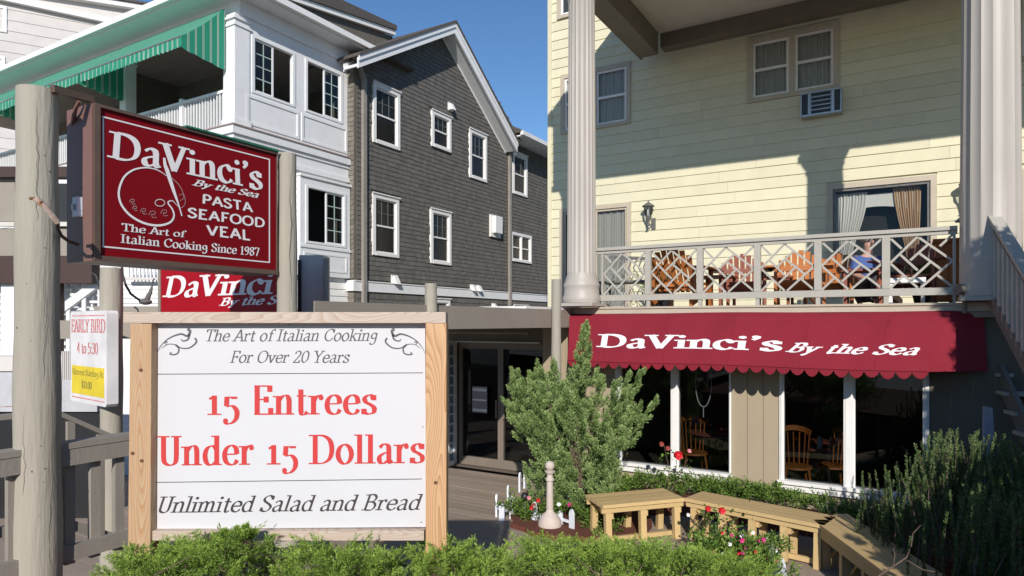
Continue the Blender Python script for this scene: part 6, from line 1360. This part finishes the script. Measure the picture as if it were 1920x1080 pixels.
# rosemary
for (rxx, ryy, nst_, hmax, lab) in ((3.35, 4.75, 95, 1.0, 'large rosemary bush with upright stems beside the shaded bench'), (4.35, 5.6, 60, 1.5, 'rosemary bush behind at the right edge under the stairs'), (3.3, 4.05, 70, .75, 'dark rosemary shoots in the bottom right corner')):
    pass
def rosemary(cx, cy, w, d, n, toplim, lab, seedz=.1):
    t = Thing('rosemary_bush', lab, 'shrub', (cx, cy, .1), ang=0, group='rosemary bushes at the right'); A_ = []; tw = MB(); tw.sm = False
    for k in range(n):
        x = cx+random.uniform(-w, w); y = cy+random.uniform(-d, d); px = 960+F*x/y; yt = toplim(px)+abs(random.gauss(0, 45))
        zt = H-(yt-605)/F*y; zt = max(zt, .5); b = Vector((x+random.gauss(0,.1), y+random.gauss(0,.1), max(.1, zt-.75))); tp = Vector((x+random.gauss(0,.05), y+random.gauss(0,.05), zt)); L = (tp-b).length
        m_ = 300; f = rng.random(m_)**.8; ang = rng.random(m_)*2*pi; ax = (tp-b).normalized()
        bend = .05*np.sin(f*3+k); P = np.array(b)+np.outer(f*L, np.array(ax)); P[:, 0] += bend; rd = np.c_[np.cos(ang), np.sin(ang), np.full(m_, 1.1)]
        A_.append((P, rd, np.full(m_, .0075), .028*rng.uniform(.7, 1.3, m_)*(1-.35*f), np.clip(.35+.4*f+rng.normal(0, .13, m_), 0, 1)))
        tw.tube([b, b.lerp(tp, .5)+Vector((.05*sin(1.5+k), 0, 0)), tp+Vector((.05*sin(3+k),0,0))], [.006,.004,.002], 4, False)
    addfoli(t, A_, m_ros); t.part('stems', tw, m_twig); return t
rl_ = lambda px: np.interp(px, [1560,1600,1640,1700,1730,1765,1800,1850,1900,1960,2050], [1010,960,880,858,835,800,800,810,815,790,760])
rosemary(4.05, 5.85, .75, .55, 230, rl_, 'large rosemary bush with upright stems between the bench and the window')
rosemary(3.75, 4.75, .55, .45, 170, lambda px: rl_(px)+95, 'rosemary bush nearer the camera in the bottom right corner')
# ground cover by the windows, flowers and roses
def clump(lab, nm, pts, h, n, mat, lw=.012, ll=.03, cat='plant', R=.05, kind=None, grp=None):
    t = Thing(nm, lab, cat, (pts[0][0], pts[0][1], .1), ang=0, kind=kind, group=grp); P0 = []; D0 = []; Ls = []
    for k in range(n):
        i = random.randrange(len(pts)-1) if len(pts) > 1 else 0; a = pts[i]; b = pts[min(i+1, len(pts)-1)]; f = random.random()
        P0.append((a[0]+(b[0]-a[0])*f+random.gauss(0, a[3]), a[1]+(b[1]-a[1])*f+random.gauss(0, a[3]), a[2]+(b[2]-a[2])*f-h*random.random())); D0.append((random.gauss(0,.7), random.gauss(-.2,.6), random.uniform(.4, 1.2))); Ls.append(random.uniform(.6, 1.2)*h)
    addfoli(t, [plumes(np.array(P0), np.array(D0), np.array(Ls), np.full(n, R), 40, lw, ll, side=7)], mat); return t
def pt3(px, py, Y, s): X, z = PY(px, py, Y); return (X, Y, z, s)
clump('light green ground cover between the bench and the tan wall panel', 'ground_cover', [pt3(1360,915,8.4,.07), pt3(1430,918,8.1,.07), pt3(1560,944,7.55,.06)], .14, 260, m_grn, kind='stuff')
clump('white flowering ground cover between the juniper and the window sill', 'ground_cover', [pt3(1120,915,8.6,.1), pt3(1200,898,8.8,.08), pt3(1300,905,8.55,.08), pt3(1365,912,8.3,.05)], .16, 300, m_grn, kind='stuff')
clump('leafy bedding plants around the stone finial post', 'bedding_plants', [pt3(960,945,8.2,.06), pt3(1000,950,8.0,.1), pt3(1100,950,7.9,.08), pt3(1140,985,7.6,.06)], .18, 170, m_grn, kind='stuff')
clump('shady dark green planting in front of the right hand window', 'ground_cover', [pt3(1560,955,7.4,.06), pt3(1640,968,7.0,.1), pt3(1700,960,6.8,.1)], .2, 160, m_ros, kind='stuff')
def flower(t, p, r, mat, nm='flower', n=6):
    m = MB(); c = Vector(p)
    for k in range(n):
        a = 2*pi*k/n+random.random(); d = Vector((cos(a), -.5+random.uniform(-.2,.2), sin(a))).normalized(); s = Vector((-sin(a), 0, cos(a))); q = c+d*r
        m.add([c, c+d*r*.6+s*r*.45, q, c+d*r*.6-s*r*.45], [(0,1,2,3)])
    m.ball(tuple(c+Vector((0,-.004,0))), r*.28, 6); t.part(nm, m, mat, fix=False)
m_rose = M('red_rose', (.62,.01,.02), .6); m_mag = M('magenta_flower', (.62,.03,.22), .6, (.5,.02,.15)); m_wf = M('white_flower', (.8,.8,.75), .6); m_pk = M('pink_flower', (.7,.25,.3), .6)
def rose(lab, base, tips_, blooms, leaves):
    t = Thing('rose_bush', lab, 'rose bush', tuple(base), ang=0); tw = MB(); A_ = []
    for tp in tips_:
        tp = Vector(tp); b = Vector(base); md = b.lerp(tp, .5)+Vector((random.uniform(-.05,.05), 0, .04)); tw.tube([b, md, tp], [.007,.005,.003], 5, False)
        n = leaves; f = rng.random(n)**.6; P = np.array(b)+np.outer(f, np.array(tp-b))+rng.normal(0, .045, (n, 3)); A_.append((P, rng.normal(0, 1, (n, 3)), np.full(n, .03), np.full(n, .045), rng.random(n)*.8))
    t.part('stems', tw, m_twig); addfoli(t, A_, m_grn)
    for p, r, mt_ in blooms:
        m = MB(); m.ball(p, r, 8, (1,1,.9)); t.part('bloom', m, mt_); flower(t, (p[0], p[1]-r*.6, p[2]), r*1.15, mt_, 'petals', 7)
m_budred = M('young_red_leaf', (.30,.05,.04), .6)
rose('rose bush with one open red bloom in front of the left window', (1.95, 8.3, .25), [g3(1270,853,8.2), g3(1245,835,8.25), g3(1290,860,8.15), g3(1180,930,7.9), g3(1300,935,7.7), g3(1215,890,8.1)], [(tuple(g3(1271,853,8.15)), .055, m_rose), (tuple(g3(1240,832,8.25)), .03, m_budred), (tuple(g3(1252,840,8.25)), .03, m_budred), (tuple(g3(1292,845,8.2)), .025, m_pk)], 26)
rose('rose bush with deep red blooms behind the bench legs', (1.95, 7.0, .05), [g3(1325,955,7.0), g3(1350,958,7.0), g3(1300,1000,6.9), g3(1400,960,7.1), g3(1340,1010,6.8)], [(tuple(g3(1327,953,6.95)), .03, m_rose), (tuple(g3(1353,957,6.95)), .035, m_rose), (tuple(g3(1290,965,7)), .02, m_wf)], 60)
t = Thing('flower_patch', 'magenta and white bedding flowers beside the white pickets', 'flowers', (1.6, 5.3, .5), ang=0); A_ = []
P0 = []; D0 = []
for k in range(420):
    px, py = random.gauss(1370, 40), random.gauss(1048, 26); Y = random.uniform(4.6, 5.4)
    if py < 1005: py = 1010+random.random()*40
    P0.append(tuple(g3(px, py+14, Y))); D0.append((random.gauss(0,.6), -.3, 1))
addfoli(t, [plumes(np.array(P0), np.array(D0), np.full(420, .1), np.full(420, .05), 40, .012, .03, side=7)], m_grn)
for k in range(58):
    px, py = random.gauss(1400, 22), random.gauss(1028, 20); Y = random.uniform(4.55, 4.9); mt_ = random.choice([m_mag, m_mag, m_rose, m_wf])
    if k > 38: px, py = random.gauss(1350, 34), random.gauss(1052, 16); mt_ = m_wf if k % 4 else m_mag
    flower(t, g3(px, max(py, 998), Y), random.uniform(.013, .022), mt_)
t = Thing('bedding_flowers', 'small red and pink flowers in the bed left of the stone post', 'flowers', (.3, 7.9, .1), ang=0)
for px, py, mt_ in ((992,933,m_pk),(1009,938,m_rose),(997,952,m_rose),(1068,946,m_mag),(1000,946,m_budred),(1048,945,m_wf),(1142,985,m_wf),(1215,1016,m_wf),(1206,1005,m_wf)):
    flower(t, g3(px, py, 7.7), .03, mt_)
t = Thing('bare_twig', 'bare reddish twig in the bottom right corner', 'twig', tuple(g3(1655,1085,4.2)), ang=0)
m = MB(); m.tube([g3(1640,1085,4.2), g3(1675,1062,4.2), g3(1700,1045,4.2), g3(1708,1025,4.2), g3(1712,1000,4.2), g3(1726,985,4.2)], [.007,.006,.005,.004,.003,.002], 5); m.tube([g3(1675,1062,4.2), g3(1678,1040,4.2), g3(1674,1028,4.2)], .003, 5); m.tube([g3(1700,1050,4.2), g3(1730,1068,4.2), g3(1752,1072,4.2)], .003, 5); t.part('stem', m, m_twig)
# unseen tree added right of the frame, crown shaped to shade bench, stairs, window
t = Thing('shade_tree', 'leafy tree added outside the right edge of the picture to cast shade', 'tree', (4.9, 2.0, .8), ang=0)
m = MB(); m.tube([(4.9,2.0,.0),(4.85,2.05,1.8),(4.9,2.1,3.4),(4.95,2.0,4.4)], [.14,.11,.08,.03], 10)
for k in range(7): a = k*2.4; m.tube([(4.98,2.05,1.6+k*.25),(5.1+.7*cos(a),2.05+.5*sin(a),2.1+k*.3)], [.05,.015], 6)
t.part('trunk', m, m_twig)
n = 5200; P0 = np.c_[rng.uniform(2.6, 7.5, n), rng.uniform(1.2, 2.8, n), rng.uniform(1.2, 5.3, n)]
xm = np.interp(P0[:, 2], [1.2, 1.9, 2.3, 2.7, 3.6, 4.4, 6.4], [2.75, 2.85, 3.2, 4.1, 4.4, 4.72, 4.8])+.1*np.sin(P0[:, 2]*7)+.12
keep = (P0[:, 0]/P0[:, 1] > .95) & (P0[:, 0] > xm)
P0 = P0[keep]; n = len(P0); addfoli(t, [plumes(P0, rng.normal(0, 1, (n, 3)), np.full(n, .3), np.full(n, .12), 22, .08, .12)], m_grn, 'crown')
